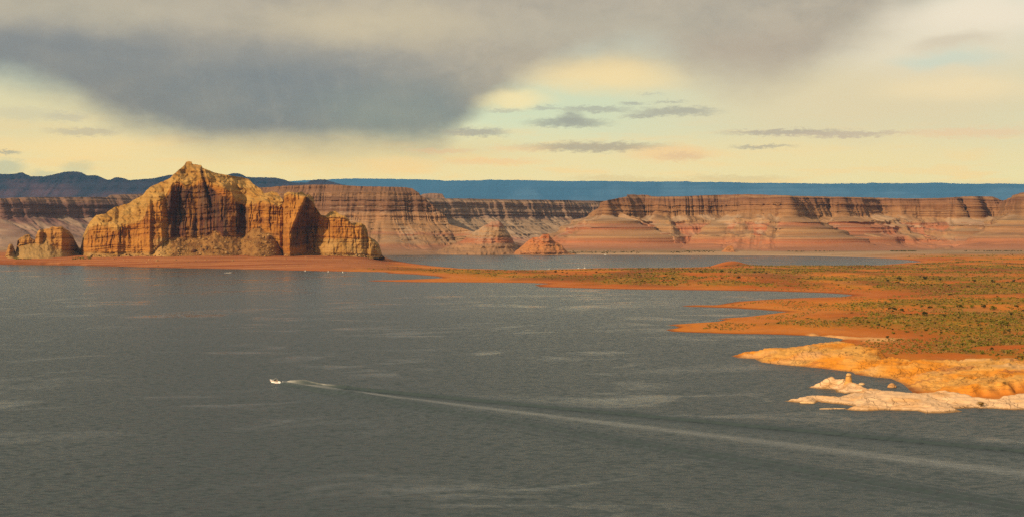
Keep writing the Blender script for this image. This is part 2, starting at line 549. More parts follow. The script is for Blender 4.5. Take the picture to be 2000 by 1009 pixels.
# ------------------------------------------------------------------ ground: one sheet with the shoreline of the lake
front = []      # outline of the near lake (picture column, row, level of the visible edge)
TR = [(-900, 513), (-300, 515), (0, 516), (100, 517), (200, 519), (300, 522), (400, 524), (500, 526), (560, 527.5), (640, 529), (700, 530.3), (752, 531), (757, 533), (800, 535), (850, 539), (868, 542, .3),
      (820, 544, .3), (770, 546, .3), (705, 548), (800, 550.5), (900, 551), (1000, 551.5), (1040, 552), (1072, 553.5), (1045, 556), (1055, 560), (1200, 564), (1350, 566), (1500, 568), (1600, 571), (1650, 574), (1668, 576.5),
      (1640, 578, 1), (1560, 580, 1), (1500, 582, 1.5), (1440, 586, 1.5), (1418, 590, 1), (1398, 594.5, .5), (1328, 596.5), (1345, 598.5), (1420, 600.5), (1480, 604), (1520, 607), (1540, 608.7),
      (1500, 611, 1), (1450, 617, 1), (1398, 621, .6), (1420, 623.5), (1405, 625.5, .8), (1350, 629.5, .8), (1301, 633.5, .3), (1318, 635.5), (1327, 638.5), (1318, 641), (1302, 643.5), (1310, 647), (1400, 650.5), (1500, 652.5), (1600, 655.5), (1635, 659), (1650, 661.5),
      (1630, 665.5, 1.5), (1600, 669, 3), (1575, 671, 3), (1540, 676, 2.5), (1500, 683, 2), (1455, 687, 1.5), (1428, 693.5), (1440, 698), (1472, 700), (1485, 707), (1520, 711), (1560, 714), (1600, 718), (1650, 724), (1664, 726), (1668, 730.5), (1700, 735), (1742, 739),
      (1762, 748), (1772, 756), (1783, 767), (1765, 769, .3), (1740, 766, .8), (1712, 761, 1.2), (1690, 756, 1.5), (1678, 752, 1.5), (1668, 747, 1), (1650, 748, 1.5), (1637, 742, 2.0), (1612, 744, 1.6), (1592, 749, .8), (1578, 756),
      (1600, 758.5), (1630, 760), (1632, 765), (1650, 768), (1672, 766.5), (1655, 769, .3), (1630, 774, .8), (1605, 776.5), (1596, 773.5, .6), (1570, 770, 1.0), (1556, 778, .3), (1532, 783.2), (1560, 785), (1590, 787.3), (1597, 783), (1606, 785.2), (1640, 788), (1660, 791), (1666, 793), (1650, 799.5), (1664, 801), (1690, 802), (1720, 800), (1760, 801), (1790, 802), (1806, 806.5), (1850, 806.3), (1878, 803),
      (1866, 798), (1900, 796), (1940, 797), (1980, 800), (2010, 799), (2120, 803), (2400, 830)]
for t in TR:
    front.append(W(*t))
front += [(900, 300), (2500, -2000), (-6000, -2000), (-6000, 3300)]
back = [W(420, 496), W(600, 495.3), (W(745, 495.2)), W(900, 495.8), W(1100, 497), W(1300, 497.6), W(1500, 498.8), W(1600, 500.2), W(1700, 503), W(1775, 507.5), W(1800, 511), W(1700, 519), W(1600, 521), W(1500, 521), W(1400, 521), W(1300, 522.5), W(1170, 523), W(1140, 524.0), W(1060, 526.6), W(1000, 526.6), W(900, 523.8), W(850, 519.5), W(800, 513.5), W(770, 508), W(745, 501), W(600, 499), W(420, 500)]
pool = [W(1945, 512.2), W(1985, 510.4), W(2060, 510.6), W(2100, 512), W(2000, 513.4)]

rows = np.concatenate([
    (CH * F) / (np.linspace(1300, 820, 10)[:-1] - HY),
    (CH * F) / (np.arange(820, 662, -0.62) - HY),
    (CH * F) / (np.arange(662, 505, -0.55) - HY),
    (CH * F) / (np.arange(505, 478, -0.6) - HY),
    np.geomspace(7600, 29000, 16)])
cols_px = np.concatenate([np.linspace(-1100, -60, 50)[:-1], np.arange(-60, 1250, 3.2), np.arange(1250, 2070, 2.0), np.linspace(2072, 3000, 60)])
U = (cols_px - 1000.0) / F
GX = rows[:, None] * U[None, :]
GY = np.repeat(rows[:, None], len(U), 1)
NR, NC = GX.shape

sd = np.full(GX.shape, 500.0)
near = GY < 7000
wob = 1.0
xw, yw = GX[near], GY[near]
dwx = fbm(xw / 26, yw / 40, 1.7, 4) * np.clip(yw / 900, 0.4, 3)
dwy = fbm(xw / 24, yw / 44, 8.1, 4) * np.clip(yw / 700, 0.4, 6)
s1 = -poly_sd(front, xw + dwx * 1.6, yw + dwy * 1.8)
s2 = -poly_sd(back, xw + dwx * 1.2, yw + dwy * 1.0)
s3 = -poly_sd(pool, xw, yw)
sd[near] = np.minimum(np.minimum(s1, s2), s3)

# zones of rock (outlined where they lie, with their own height)
rock_poly = [W(1425, 693), W(1440, 702), W(1485, 710), W(1560, 718), W(1650, 728), W(1700, 740), W(1760, 752), W(1785, 768), W(1830, 768, 1), W(1900, 766, 2), W(2010, 764, 2), W(2300, 770, 2), W(2500, 700, 11), W(2200, 700, 11), W(2000, 692, 11), W(1900, 688, 11), W(1800, 686, 10), W(1720, 683, 9), W(1680, 674, 7), W(1640, 668, 4), W(1600, 662, 2), W(1540, 670), W(1450, 682)]
ledge_poly = [W(1560, 657), W(1600, 658), W(1660, 664), W(1700, 663, 2), W(1755, 661, 4), W(1760, 651, 5), W(1700, 651, 4), W(1640, 653, 2), W(1580, 653)]
pale_poly = [W(1520, 760), W(1600, 735), W(1668, 735), W(1700, 752), W(1745, 764), W(1775, 770.5), W(1850, 775, 1), W(1900, 777, 2), W(1935, 774, 3), W(2000, 768, 3), W(2400, 780, 2), W(2400, 840), W(2000, 830), W(1700, 825), W(1500, 800)]
isle_poly = [W(1570, 757), W(1600, 738), W(1672, 738), W(1694, 752), W(1690, 766), W(1640, 768)]
land = sd > -30
lx, ly, ls = GX[land], GY[land], sd[land]
zr = poly_sd(rock_poly, lx + fbm(lx / 30, ly / 30, 2.2, 4) * 14, ly + fbm(lx / 30, ly / 30, 6.2, 4) * 20)
zl = poly_sd(ledge_poly, lx + fbm(lx / 20, ly / 20, 2.2, 4) * 8, ly + fbm(lx / 20, ly / 20, 6.2, 4) * 12)
zp = poly_sd(pale_poly, lx + fbm(lx / 14, ly / 14, 3.2, 4) * 4, ly + fbm(lx / 14, ly / 14, 7.2, 4) * 5)
zi = poly_sd(isle_poly, lx, ly)
rockm = sstep(zr, -6, 5) * (ly < 1300)
ledgem = sstep(zl, -5, 5) * (ly < 1400)
palem = sstep(zp, -2, 2.5) * (ly < 900)
islem = sstep(zi, -3, 3) * (ly < 900)
rockm = rockm * (1 - palem)

sp = np.maximum(ls, 0)
hn = fbm(lx / 260, ly / 420, 0.3, 5)
hmax = 8.0 + 4.5 * hn
# thin spits and the shore below the butte stay low
h_soil = hmax * (1 - np.exp(-(sp * 0.014 + sp * sp * 0.00022) / np.maximum(hmax, 2)))
h_soil += 0.5 * sstep(ls, 0.0, 5.0) + fbm(lx / 42, ly / 60, 4.4, 4) * 0.9 * sstep(ls, 10, 90)
h_soil += ridged(lx / 150, ly / 240, 2.4, 4) * 1.6 * sstep(ls, 40, 160)
# shore under the butte climbs to its foot
bx = lx / ly * F + 1000
up = sstep(ly, 2950, 3330) * sstep(770 - bx, 0, 60) * (ly < 5200)
h_soil = np.where(ly > 3600, np.minimum(h_soil, 9 + 0 * ly), h_soil) + up * 9.0
spit = sstep(bx, 700, 800) * sstep(1500 - bx, 0, 260) * sstep(ly, 1750, 1900) * (ly < 3600)
h_soil = h_soil * (1 - 0.55 * spit)
h_soil += 12 * np.exp(-(((lx - W(1408, 518)[0]) / 34) ** 2 + ((ly - 2920) / 80) ** 2))     # small red mound
# orange slickrock: rises out of the water, rounded, cut by slanting joints, stepped
qx, qy = lx * 0.80 - ly * 0.60, lx * 0.60 + ly * 0.80
lump = fbm(lx / 46, ly / 46, 1.1, 5)
joint = ridged(qx / 16, qy / 60, 0.7, 3)
h_rock = 8.2 * (1 - np.exp(-sp / 16.0)) + 3.0 * sstep(sp, 20, 160) + lump * 1.7 * sstep(sp, 2, 25) - np.maximum(joint - 0.45, 0) * 3.0 * sstep(sp, 1, 10)
stp = 0.95
hw = h_rock + fbm(lx / 60, ly / 60, 9.9, 3) * 1.5
fr = hw / stp - np.floor(hw / stp)
h_rock = h_rock + (np.floor(hw / stp) + sstep(fr, 0.7, 0.98) - hw / stp) * stp * 0.95
h_rock += fbm(lx / 6, ly / 8, 3.3, 4) * 0.6
basin = np.exp(-((bx - 1840) / 75) ** 2 - ((ly - 655) / 26) ** 2)
h_rock -= basin * 1.2
# pale rock by the water
h_pale = 2.3 * (1 - np.exp(-sp / 4.5)) + 1.6 * sstep(sp, 4, 26) + fbm(lx / 20, ly / 16, 5.5, 4) * 1.5 * sstep(sp, 1, 9)
hp = h_pale + fbm(lx / 24, ly / 24, 3.9, 3) * 0.8
fr = hp / 0.9 - np.floor(hp / 0.9)
h_pale += (np.floor(hp / 0.9) + sstep(fr, 0.6, 0.95) - hp / 0.9) * 0.9 * 0.7
h_pale += fbm(lx / 3.2, ly / 4, 1.3, 3) * 0.28
h_pale -= np.exp(-((bx - 1830) / 70) ** 2 - ((ly - 648) / 9) ** 2) * 2.0
h_isle = h_pale + islem * (1.6 * sstep(sp, 2, 9) + ridged(lx / 9, ly / 10, 4.2, 3) * 1.5 * sstep(sp, 1, 6))
h_ledge = h_soil + 0.9 + fbm(lx / 18, ly / 20, 2.8, 4) * 0.9

h = h_soil * (1 - rockm) + h_rock * rockm
h = h * (1 - ledgem) + h_ledge * ledgem
h = h * (1 - palem) + h_isle * palem
hz_out = np.maximum(ls * np.where(ly < 1000, 0.30, 0.12), -2.5)
h = np.where(ls > 0, np.maximum(h, 0.02 + np.minimum(ls, 2) * 0.06), hz_out)

GZ = np.full(GX.shape, -2.5)
GZ[land] = h

# tint of the soil and rock
veg_n = fbm(lx / 250, ly / 170, 5.0, 5)
veg2 = fbm(lx / 34, ly / 90, 15.0, 4)
fine = fbm(lx / 9, ly / 30, 25.0, 4)
red = lerpc((0.45, 0.108, 0.008), (0.57, 0.185, 0.015), sstep(fbm(lx / 200, ly / 500, 2.0, 5), -0.35, 0.35))
red = lerpc(red, (0.36, 0.135, 0.035), sstep(fine, 0.1, 0.6) * 0.5)
wet = (1 - sstep(ls, 1.0, np.where(ly < 1300, 6.0, 14.0)))
red = lerpc(red, (0.55, 0.21, 0.05), sstep(ls, 10, 25) * (1 - sstep(ls, 25, 60)) * 0.4)
inland = sstep(ls, 35, 110)
# far-shore and butte-shore soils are browner
farm = sstep(ly, 3600, 4300)
buttem = sstep(ly, 2600, 2800) * sstep(790 - bx, 0, 60) * (1 - farm)
vegm = inland * sstep(veg_n + 0.35 * veg2, -0.16, 0.14) * (1 - farm) * (1 - buttem * 0.8)
olive = lerpc((0.17, 0.125, 0.006), (0.30, 0.18, 0.012), sstep(veg2, -0.3, 0.4))
c = lerpc(red, olive, vegm * (0.55 + 0.35 * sstep(fine, -0.3, 0.3)))
dry = inland * sstep(fbm(lx / 90, ly / 260, 45.0, 4), 0.0, 0.4) * (1 - vegm) * (1 - farm)
c = lerpc(c, (0.37, 0.165, 0.04), dry * 0.6)
brn = inland * sstep(fbm(lx / 150, ly / 300, 65.0, 5), -0.02, 0.3) * (1 - farm)
c = lerpc(c, (0.22, 0.065, 0.010), brn * 0.7)
band = fbm(lx / 500, ly / 26, 3.0, 3)
c = lerpc(c, lerpc((0.29, 0.085, 0.028), (0.47, 0.19, 0.072), sstep(band, -0.3, 0.3)), buttem * 0.85)
c = lerpc(c, lerpc((0.26, 0.165, 0.085), (0.42, 0.27, 0.155), sstep(fbm(lx / 600, ly / 60, 7.0, 4), -0.25, 0.3)), farm)
c = lerpc(c, (0.48, 0.32, 0.19), farm * (1 - sstep(ls, 20, 130)) * 0.8)
c = lerpc(c, (0.22, 0.065, 0.012), wet * 0.9 * (1 - farm))
rk = lerpc((0.70, 0.36, 0.085), (0.72, 0.27, 0.022), sstep(fbm(lx / 44, ly / 40, 12.0, 4), -0.15, 0.35))
rk = lerpc(rk, (0.66, 0.45, 0.25), sstep(lump, 0.1, 0.5) * 0.5)
rk = lerpc(rk, (0.40, 0.15, 0.05), sstep(fbm(lx / 26, ly / 22, 41.0, 4), 0.28, 0.5) * 0.7)
rk = lerpc(rk, (0.30, 0.15, 0.06), (1 - sstep(h, 0.2, 0.9)) * 0.75)
c = lerpc(c, rk, rockm)
c = lerpc(c, (0.66, 0.34, 0.12), ledgem)
pl_ = lerpc((0.76, 0.50, 0.285), (0.72, 0.41, 0.18), sstep(fbm(lx / 18, ly / 16, 14.0, 4), 0.0, 0.5))
pl_ = lerpc(pl_, (0.55, 0.30, 0.12), islem * sstep(fbm(lx / 7, ly / 6, 24.0, 3), -0.2, 0.4) * 0.75)
pl_ = lerpc(pl_, (0.24, 0.13, 0.045), (1 - sstep(h, 0.15, 0.6)) * 0.9)
c = lerpc(c, pl_, palem)
TC = np.zeros(GX.shape + (3,)); TC[land] = c
VEG = np.zeros(GX.shape); VEG[land] = vegm * (1 - rockm) * (1 - palem)
ZONE = np.zeros(GX.shape, int)
zt = np.zeros(len(lx), int); zt[rockm > 0.5] = 1; zt[palem > 0.5] = 2
ZONE[land] = zt

fc = grid_faces(NR, NC)
zf = GZ.ravel()[fc].max(1)
keep = zf > -1.6
fc = fc[keep]
fzone = np.max(ZONE.ravel()[fc], 1)
V = np.stack([GX, GY, GZ], -1).reshape(-1, 3)
TCf = TC.reshape(-1, 3)


def sub_sheet(name, f, mat):
    used = np.unique(f)
    remap = np.zeros(len(V), np.int32); remap[used] = np.arange(len(used))
    return link_mesh(name, V[used], remap[f][:, ::1], mat, None, True, TCf[used])


o = sub_sheet('ground', fc[fzone == 0], M_ground)
tag(o, kind='structure')
o = sub_sheet('sandstone_shelf', fc[fzone == 1], M_rock)
tag(o, 'orange slickrock shelf sloping into the water below the red flats', 'rock shelf', kind='structure')
o = sub_sheet('pale_rock_point', fc[fzone == 2], M_rock)
tag(o, 'low bleached rock point reaching into the lake in front of the orange shelf', 'rock point', kind='structure')


def ground_z(x, y):
    j = np.interp(y, rows, np.arange(NR)); i = np.interp(x / y, U, np.arange(NC))
    j0, i0 = min(int(j), NR - 2), min(int(i), NC - 2)
    a, b_ = j - j0, i - i0
    return (GZ[j0, i0] * (1 - a) * (1 - b_) + GZ[j0 + 1, i0] * a * (1 - b_) + GZ[j0, i0 + 1] * (1 - a) * b_ + GZ[j0 + 1, i0 + 1] * a * b_)


def on_ground(px, py):
    """picture point -> place on the ground sheet (first hit walking away from the viewpoint)"""
    s = (py - HY) / F
    u = (px - 1000.0) / F
    D0 = 300.0
    for D in rows:
        if D < 400: continue
        z = ground_z(u * D, D)
        if CH - s * D <= max(z, 0.0):
            return Vector((u * D, D, max(z, 0.0)))
    D = rows[-20]
    return Vector((u * D, D, 0))


# ------------------------------------------------------------------ lake
lv = [(-9000, -2400, 0), (9000, -2400, 0), (9000, 5600, 0), (-9000, 5600, 0)]
o = link_mesh('lake', lv, [(0, 1, 2, 3)], M_water)
tag(o, kind='structure')


# ------------------------------------------------------------------ mesas
def mesa(name, line, top, profile, color, px0, px1, ncol, nrow, mat, plan=((420, 45), (120, 16), (34, 5)), layer=5.0, cone=14.0, zbase=-1.0, seed=0.0, back=1200.0, edge=0.0, toprough=1.0, ws=1.0, cone_h=0.0, tone=1.0):
    px = np.linspace(px0, px1, ncol)
    D = keys(px, line)
    kk = max(3, int(ncol * 8 / (px1 - px0)) | 1)
    ker = np.hanning(kk + 2)[1:-1]; ker /= ker.sum()
    D = np.convolve(np.pad(D, kk // 2, 'edge'), ker, 'valid')
    X = (px - 1000) / F * D
    ztop = CH + (HY - keys(px, top)) / F * D + fbm(px / 9, seed, 3.1, 4) * toprough
    tx, ty = np.gradient(X), np.gradient(D)
    L = np.hypot(tx, ty); nx, ny = ty / L, -tx / L        # towards the viewpoint
    nx = np.clip(nx, -0.28, 0.8); ll = np.hypot(nx, ny - 0.25); nx, ny = nx / ll, (ny - 0.25) / ll
    s = np.cumsum(L)
    t = np.linspace(0, 1, nrow) ** 0.9
    Z = zbase + (ztop - zbase)[None, :] * t[:, None]
    S = np.broadcast_to(s, Z.shape)
    P = np.array(profile, float)
    zc = keys(P[:, 0], profile) * 0
    cz = P[np.argmin(np.abs(P[:, 1] - 40)), 0]
    lift = ridged(S / (150 * ws), seed, 0.3, 3) * cone * sstep(Z, 0, cz) * (1 - sstep(Z, cz + 10, cz + 45))
    zcone = cone_h * np.clip(ridged(S / (150 * ws), seed + 41, 0.3, 2) * 1.0 - 0.02 + 0.75 * fbm(S / 420, seed + 43, 1.0, 3), 0, 1.15)
    dip = (fbm(S / 230, seed + 51, 1.0, 4) * 15 + fbm(S / 60, Z / 60, seed + 52, 3) * 5) * min(ws, 2.0) * sstep(Z, 8, 40)
    off = np.interp(Z - lift + dip, P[:, 0], P[:, 1])
    steep = sstep(Z, cz * 0.75, cz * 1.1)
    wob = 0
    for i, (wl, am) in enumerate(plan):
        wob = wob + fbm(S / wl, Z / (wl * 5), seed + i * 7.7, 3) * am
    crk = sstep(ridged(S / (13 * ws), Z / (700 * ws), seed + 61, 2) + 0.35 * fbm(S / (110 * ws), Z / (70 * ws), seed + 62, 2) + 0.35 * fbm(S / (420 * ws), 2.0, seed + 63, 2), 0.78, 1.0)
    flute = -crk * steep * 6.0 * ws ** 0.5 + (ridged(S / (24 * ws), Z / (260 * ws), seed + 3, 3) * 6.0 + np.maximum(ridged(S / (85 * ws), Z / (500 * ws), seed + 23, 3), -0.1) * 11.0) * ws ** 0.5
    off = off + wob * (0.16 + 0.84 * steep) + flute * steep
    gul = ridged(S / (60 * ws) + Z / (300 * ws), Z / (300 * ws), seed + 5, 4) * ws ** 0.5
    off = off + gul * 20 * (1 - steep) * sstep(Z, 4, 30)
    # beds: hard layers stand out, soft ones are worn back; the same bed runs along the whole wall
    zl = Z + fbm(S / 900, seed, 1.0, 3) * 5
    bed = np.tanh(2.6 * fbm(zl / 9.0, S / 2600, seed + 4, 4, 0.65))
    off = off + bed * layer + np.maximum(zcone - Z, 0) * 0.55
    Xs = X[None, :] + nx[None, :] * off
    Ys = D[None, :] + ny[None, :] * off
    slope = 1 - steep_of(Xs, Ys, Z)
    Zs = Z + fbm(Xs / 22, Ys / 22, Z / 22, 3) * 0.8 + (fbm(Xs / (46 * ws), Ys / (46 * ws), seed, 4) * 6.5 - np.maximum(ridged(S / (38 * ws) + Ys / (220 * ws), Ys / (300 * ws), seed + 8, 3), 0) * 5.0) * ws ** 0.5 * sstep(slope, 0.35, 0.75) * sstep(Z, 6, 25) * sstep(ztop[None, :] - Z, 4, 30)
    # plateau behind the rim, down to the ground behind
    ext = []
    for dd, k in ((25, 1.0), (160, 1.01), (back * 0.6, 1.0), (back, 0.98), (back + 150, 0.0)):
        zz = zbase + (ztop - zbase) * k + (fbm(X / 120, dd / 120.0, seed, 3) * 1.5 if k else 0)
        ext.append((Xs[-1] * (1 + dd / Ys[-1]), Ys[-1] + dd, zz))
    Xa = np.vstack([Xs] + [e[0] for e in ext]); Ya = np.vstack([Ys] + [e[1] for e in ext]); Za = np.vstack([Zs] + [e[2] for e in ext])
    Sa = np.vstack([S] + [s] * len(ext))
    pa = np.broadcast_to(px, Xa.shape)
    grad = np.zeros_like(Za)
    c = color(Sa, Za, pa, steep_of(Xa, Ya, Za)) * tone
    if cone_h:
        zca = np.vstack([zcone] + [zcone[:1] * 0 - 50] * len(ext))
        rag = fbm(Sa / 22, Za / 14, seed + 44, 4)
        c = lerpc(c, lerpc((.33, .205, .10), (.235, .14, .07), sstep(rag, -0.3, 0.3)), sstep(zca - Za + rag * 22, -4, 12) * sstep(Za, 30, 60) * 0.75)
    return link_mesh(name, np.stack([Xa, Ya, Za], -1).reshape(-1, 3), grid_faces(*Xa.shape), mat, None, True, c.reshape(-1, 3))


def steep_of(X, Y, Z):
    dz = np.abs(np.gradient(Z, axis=0)); dh = np.hypot(np.gradient(X, axis=0), np.gradient(Y, axis=0)) + 1e-6
    return np.clip(np.arctan2(dz, dh) / (math.pi / 2), 0, 1)


def strata(bands, seed=0.0, varnish=0.6, cliff=(115, 200), jitter=6.0, seed_m=None):
    bz = np.array([b_[0] for b_ in bands], float)
    bc = np.array([b_[1] for b_ in bands], float)

    def f(S, Z, px, st):
        zz = Z + fbm(S / 700, seed, 2.0, 4) * jitter + fbm(S / 90, Z / 40, seed, 4) * 6
        c = np.stack([np.interp(zz, bz, bc[:, k]) for k in range(3)], -1)
        thin = fbm(zz / 5.0, S / 1800, seed + 9, 4, 0.7)
        irr = 0.5 + 0.8 * sstep(fbm(S / 160, Z / 30, seed + 31, 4), -0.3, 0.4)
        cz0 = sstep(Z, cliff[0] - 8, cliff[0] + 8) * (1 - sstep(Z, cliff[1] - 14, cliff[1]))
        c = c * (1 + 0.27 * thin * irr * (1 - 0.6 * cz0))[..., None]
        c = c * (1 + 0.22 * fbm(S / 45, Z / 22, seed + 33, 5, 0.6))[..., None]
        cm = sstep(Z, cliff[0] - 8, cliff[0] + 8) * (1 - sstep(Z, cliff[1] - 10, cliff[1] + 4)) * sstep(st, 0.5, 0.8)
        streak = 0.6 * fbm(S / 26, Z / 120, seed + 2, 5, 0.65) + 0.6 * fbm(S / 70, Z / 50, seed + 3, 4) + 0.6 * fbm(S / 260, Z / 300, seed + 12, 3)
        c = lerpc(c, c * np.array((0.56, 0.48, 0.46)), cm * sstep(streak, -0.18, 0.45) * varnish * (1 - 0.65 * sstep(Z, cliff[1] - 30, cliff[1] - 12)))
        ck = sstep(ridged(S / 13, Z / 700, seed_m + 61, 2) + 0.35 * fbm(S / 110, Z / 70, seed_m + 62, 2) + 0.35 * fbm(S / 420, 2.0, seed_m + 63, 2), 0.78, 1.0) if seed_m is not None else 0 * Z
        c = lerpc(c, c * 0.62, ck * cz0 * 0.8)
        deb = (1 - sstep(st, 0.30, 0.55)) * sstep(fbm(S / 60 + Z / 60, Z / 70, seed + 6, 4), -0.2, 0.3) * sstep(Z, 20, 60)
        c = lerpc(c, np.array((0.42, 0.30, 0.20)), deb * 0.55 * (Z < cliff[0] + 25))
        return c
    return f


prof = [(-2, 480), (5, 410), (16, 320), (27, 262), (33, 250), (50, 241), (55, 200), (61, 188), (77, 180), (82, 142), (87, 130), (98, 123), (103, 84), (111, 50), (116, 34), (121, 26), (165, 14), (185, 8), (188, 4), (200, -8), (206, -20), (215, -45), (260, -90)]
col_r = strata([(0, (0.252, 0.146, 0.085)), (10, (0.264, 0.146, 0.080)), (16, (0.300, 0.135, 0.075)), (30, (0.288, 0.127, 0.065)), (38, (0.288, 0.103, 0.050)), (50, (0.300, 0.116, 0.058)), (57, (0.318, 0.157, 0.087)), (62, (0.276, 0.100, 0.050)), (78, (0.306, 0.132, 0.070)), (84, (0.270, 0.097, 0.048)), (94, (0.300, 0.140, 0.075)), (100, (0.252, 0.097, 0.050)), (105, (0.288, 0.167, 0.087)), (122, (0.276, 0.154, 0.075)), (140, (0.240, 0.127, 0.060)), (165, (0.216, 0.108, 0.052)), (182, (0.180, 0.089, 0.048)), (190, (0.132, 0.065, 0.040)), (196, (0.228, 0.127, 0.065)), (204, (0.150, 0.076, 0.045)), (220, (0.180, 0.095, 0.055))], 1.0, 0.95, (108, 188), 6.0, 1.3)
o = mesa('sunlit_mesa',
         [(1080, 5700), (1150, 5450), (1172, 5150), (1184, 5060), (1196, 5120), (1260, 5240), (1290, 5200), (1350, 5200), (1410, 5200), (1425, 5120), (1500, 5020), (1541, 4950), (1549, 5010), (1620, 5150), (1638, 5110), (1715, 5270), (1740, 5240), (1800, 5230), (1870, 5130), (1877, 5200), (1900, 5150), (1914, 5220), (1955, 5260), (2000, 5000), (2100, 4900), (2500, 4600)],
         [(1100, 440), (1140, 440), (1150, 430), (1165, 405), (1172, 396), (1190, 390), (1215, 384), (1228, 380), (1265, 381), (1275, 384), (1330, 384), (1400, 380.5), (1460, 379.5), (1545, 382), (1600, 384), (1700, 386), (1770, 388), (1830, 387), (1872, 385), (1890, 383.5), (1935, 384), (1945, 391), (1953, 395), (1968, 393), (1985, 383), (2000, 376), (2040, 366), (2100, 362), (2500, 360)],
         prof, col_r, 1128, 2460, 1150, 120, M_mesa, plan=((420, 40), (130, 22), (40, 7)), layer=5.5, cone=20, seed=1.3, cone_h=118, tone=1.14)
tag(o, 'long sunlit mesa of red and tan layers behind the far lake arm', 'mesa', kind='structure')

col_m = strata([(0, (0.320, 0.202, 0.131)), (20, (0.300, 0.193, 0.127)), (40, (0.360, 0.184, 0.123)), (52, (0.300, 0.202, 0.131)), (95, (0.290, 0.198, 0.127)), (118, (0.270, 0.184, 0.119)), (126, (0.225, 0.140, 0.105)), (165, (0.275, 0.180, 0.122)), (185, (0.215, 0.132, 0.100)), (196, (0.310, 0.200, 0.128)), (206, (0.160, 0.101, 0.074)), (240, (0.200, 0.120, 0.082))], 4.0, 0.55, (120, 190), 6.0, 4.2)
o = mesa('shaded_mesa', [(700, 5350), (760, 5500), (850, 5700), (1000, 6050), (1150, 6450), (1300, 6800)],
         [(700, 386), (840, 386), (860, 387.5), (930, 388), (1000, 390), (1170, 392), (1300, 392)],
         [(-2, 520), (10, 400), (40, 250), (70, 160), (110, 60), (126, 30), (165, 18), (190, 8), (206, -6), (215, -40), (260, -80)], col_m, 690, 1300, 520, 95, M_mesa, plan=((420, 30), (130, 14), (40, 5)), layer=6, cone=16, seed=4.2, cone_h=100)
tag(o, 'long dark brown mesa wall in shade between the sunlit mesas', 'mesa', kind='structure')

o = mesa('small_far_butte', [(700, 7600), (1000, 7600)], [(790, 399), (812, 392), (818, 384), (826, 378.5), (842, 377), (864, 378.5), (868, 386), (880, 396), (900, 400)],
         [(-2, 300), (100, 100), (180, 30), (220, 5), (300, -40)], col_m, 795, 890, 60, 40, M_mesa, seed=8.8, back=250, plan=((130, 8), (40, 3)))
tag(o, 'small flat topped butte peeping over the shaded mesa rim', 'butte', kind='structure')

col_l = strata([(0, (0.251, 0.150, 0.087)), (14, (0.290, 0.156, 0.090)), (26, (0.290, 0.132, 0.073)), (34, (0.290, 0.168, 0.090)), (60, (0.264, 0.156, 0.084)), (66, (0.277, 0.120, 0.067)), (74, (0.304, 0.174, 0.090)), (104, (0.297, 0.168, 0.084)), (118, (0.297, 0.162, 0.084)), (134, (0.277, 0.150, 0.076)), (142, (0.165, 0.084, 0.050)), (168, (0.198, 0.102, 0.059)), (182, (0.152, 0.081, 0.050)), (196, (0.238, 0.132, 0.073)), (212, (0.172, 0.090, 0.053)), (240, (0.224, 0.120, 0.067))], 7.0, 0.4, (138, 200), 6.0, 7.1)
o = mesa('stepped_mesa', [(380, 5000), (500, 4850), (620, 4780), (760, 4760), (820, 4800), (870, 4850), (960, 4800), (1010, 4780), (1120, 4700)],
         [(380, 372), (490, 366), (520, 365), (560, 362), (600, 360), (640, 360), (700, 363.5), (796, 365), (811, 367), (818, 374), (830, 386), (845, 402), (858, 416), (867, 425), (875, 434), (890, 440), (905, 444), (921, 448), (945, 455), (1010, 472), (1060, 483), (1095, 491), (1130, 500)],
         [(-2, 420), (6, 330), (18, 220), (30, 150), (36, 142), (60, 92), (74, 66), (104, 36), (130, 18), (140, 10), (165, 4), (186, 0), (196, -8), (206, -16), (220, -34), (260, -80)],
         col_l, 380, 1130, 700, 110, M_mesa, plan=((420, 34), (130, 16), (40, 5)), layer=6, cone=12, seed=7.1)
tag(o, 'stepped mesa with pale lower slopes falling to the right behind the great butte', 'mesa', kind='structure')

col_w = strata([(0, (0.340, 0.211, 0.139)), (20, (0.330, 0.211, 0.143)), (50, (0.260, 0.162, 0.122)), (90, (0.270, 0.162, 0.122)), (104, (0.250, 0.140, 0.109)), (112, (0.150, 0.077, 0.067)), (150, (0.190, 0.104, 0.084)), (175, (0.140, 0.077, 0.067)), (188, (0.250, 0.140, 0.092)), (200, (0.220, 0.131, 0.092)), (240, (0.240, 0.140, 0.092))], 9.0, 0.6, (108, 182), 6.0, 9.4)  # cloud shadow over this mesa is darkened into its bed colours
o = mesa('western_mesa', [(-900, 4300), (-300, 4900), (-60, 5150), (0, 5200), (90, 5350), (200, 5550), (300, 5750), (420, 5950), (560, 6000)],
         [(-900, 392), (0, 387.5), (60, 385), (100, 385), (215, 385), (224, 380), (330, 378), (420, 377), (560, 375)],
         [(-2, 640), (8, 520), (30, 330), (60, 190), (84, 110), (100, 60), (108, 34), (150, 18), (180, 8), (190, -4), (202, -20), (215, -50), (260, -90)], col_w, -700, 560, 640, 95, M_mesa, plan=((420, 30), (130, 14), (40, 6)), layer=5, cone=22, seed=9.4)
tag(o, 'purple shadowed mesa with pale apron slopes at the far left', 'mesa', kind='structure')

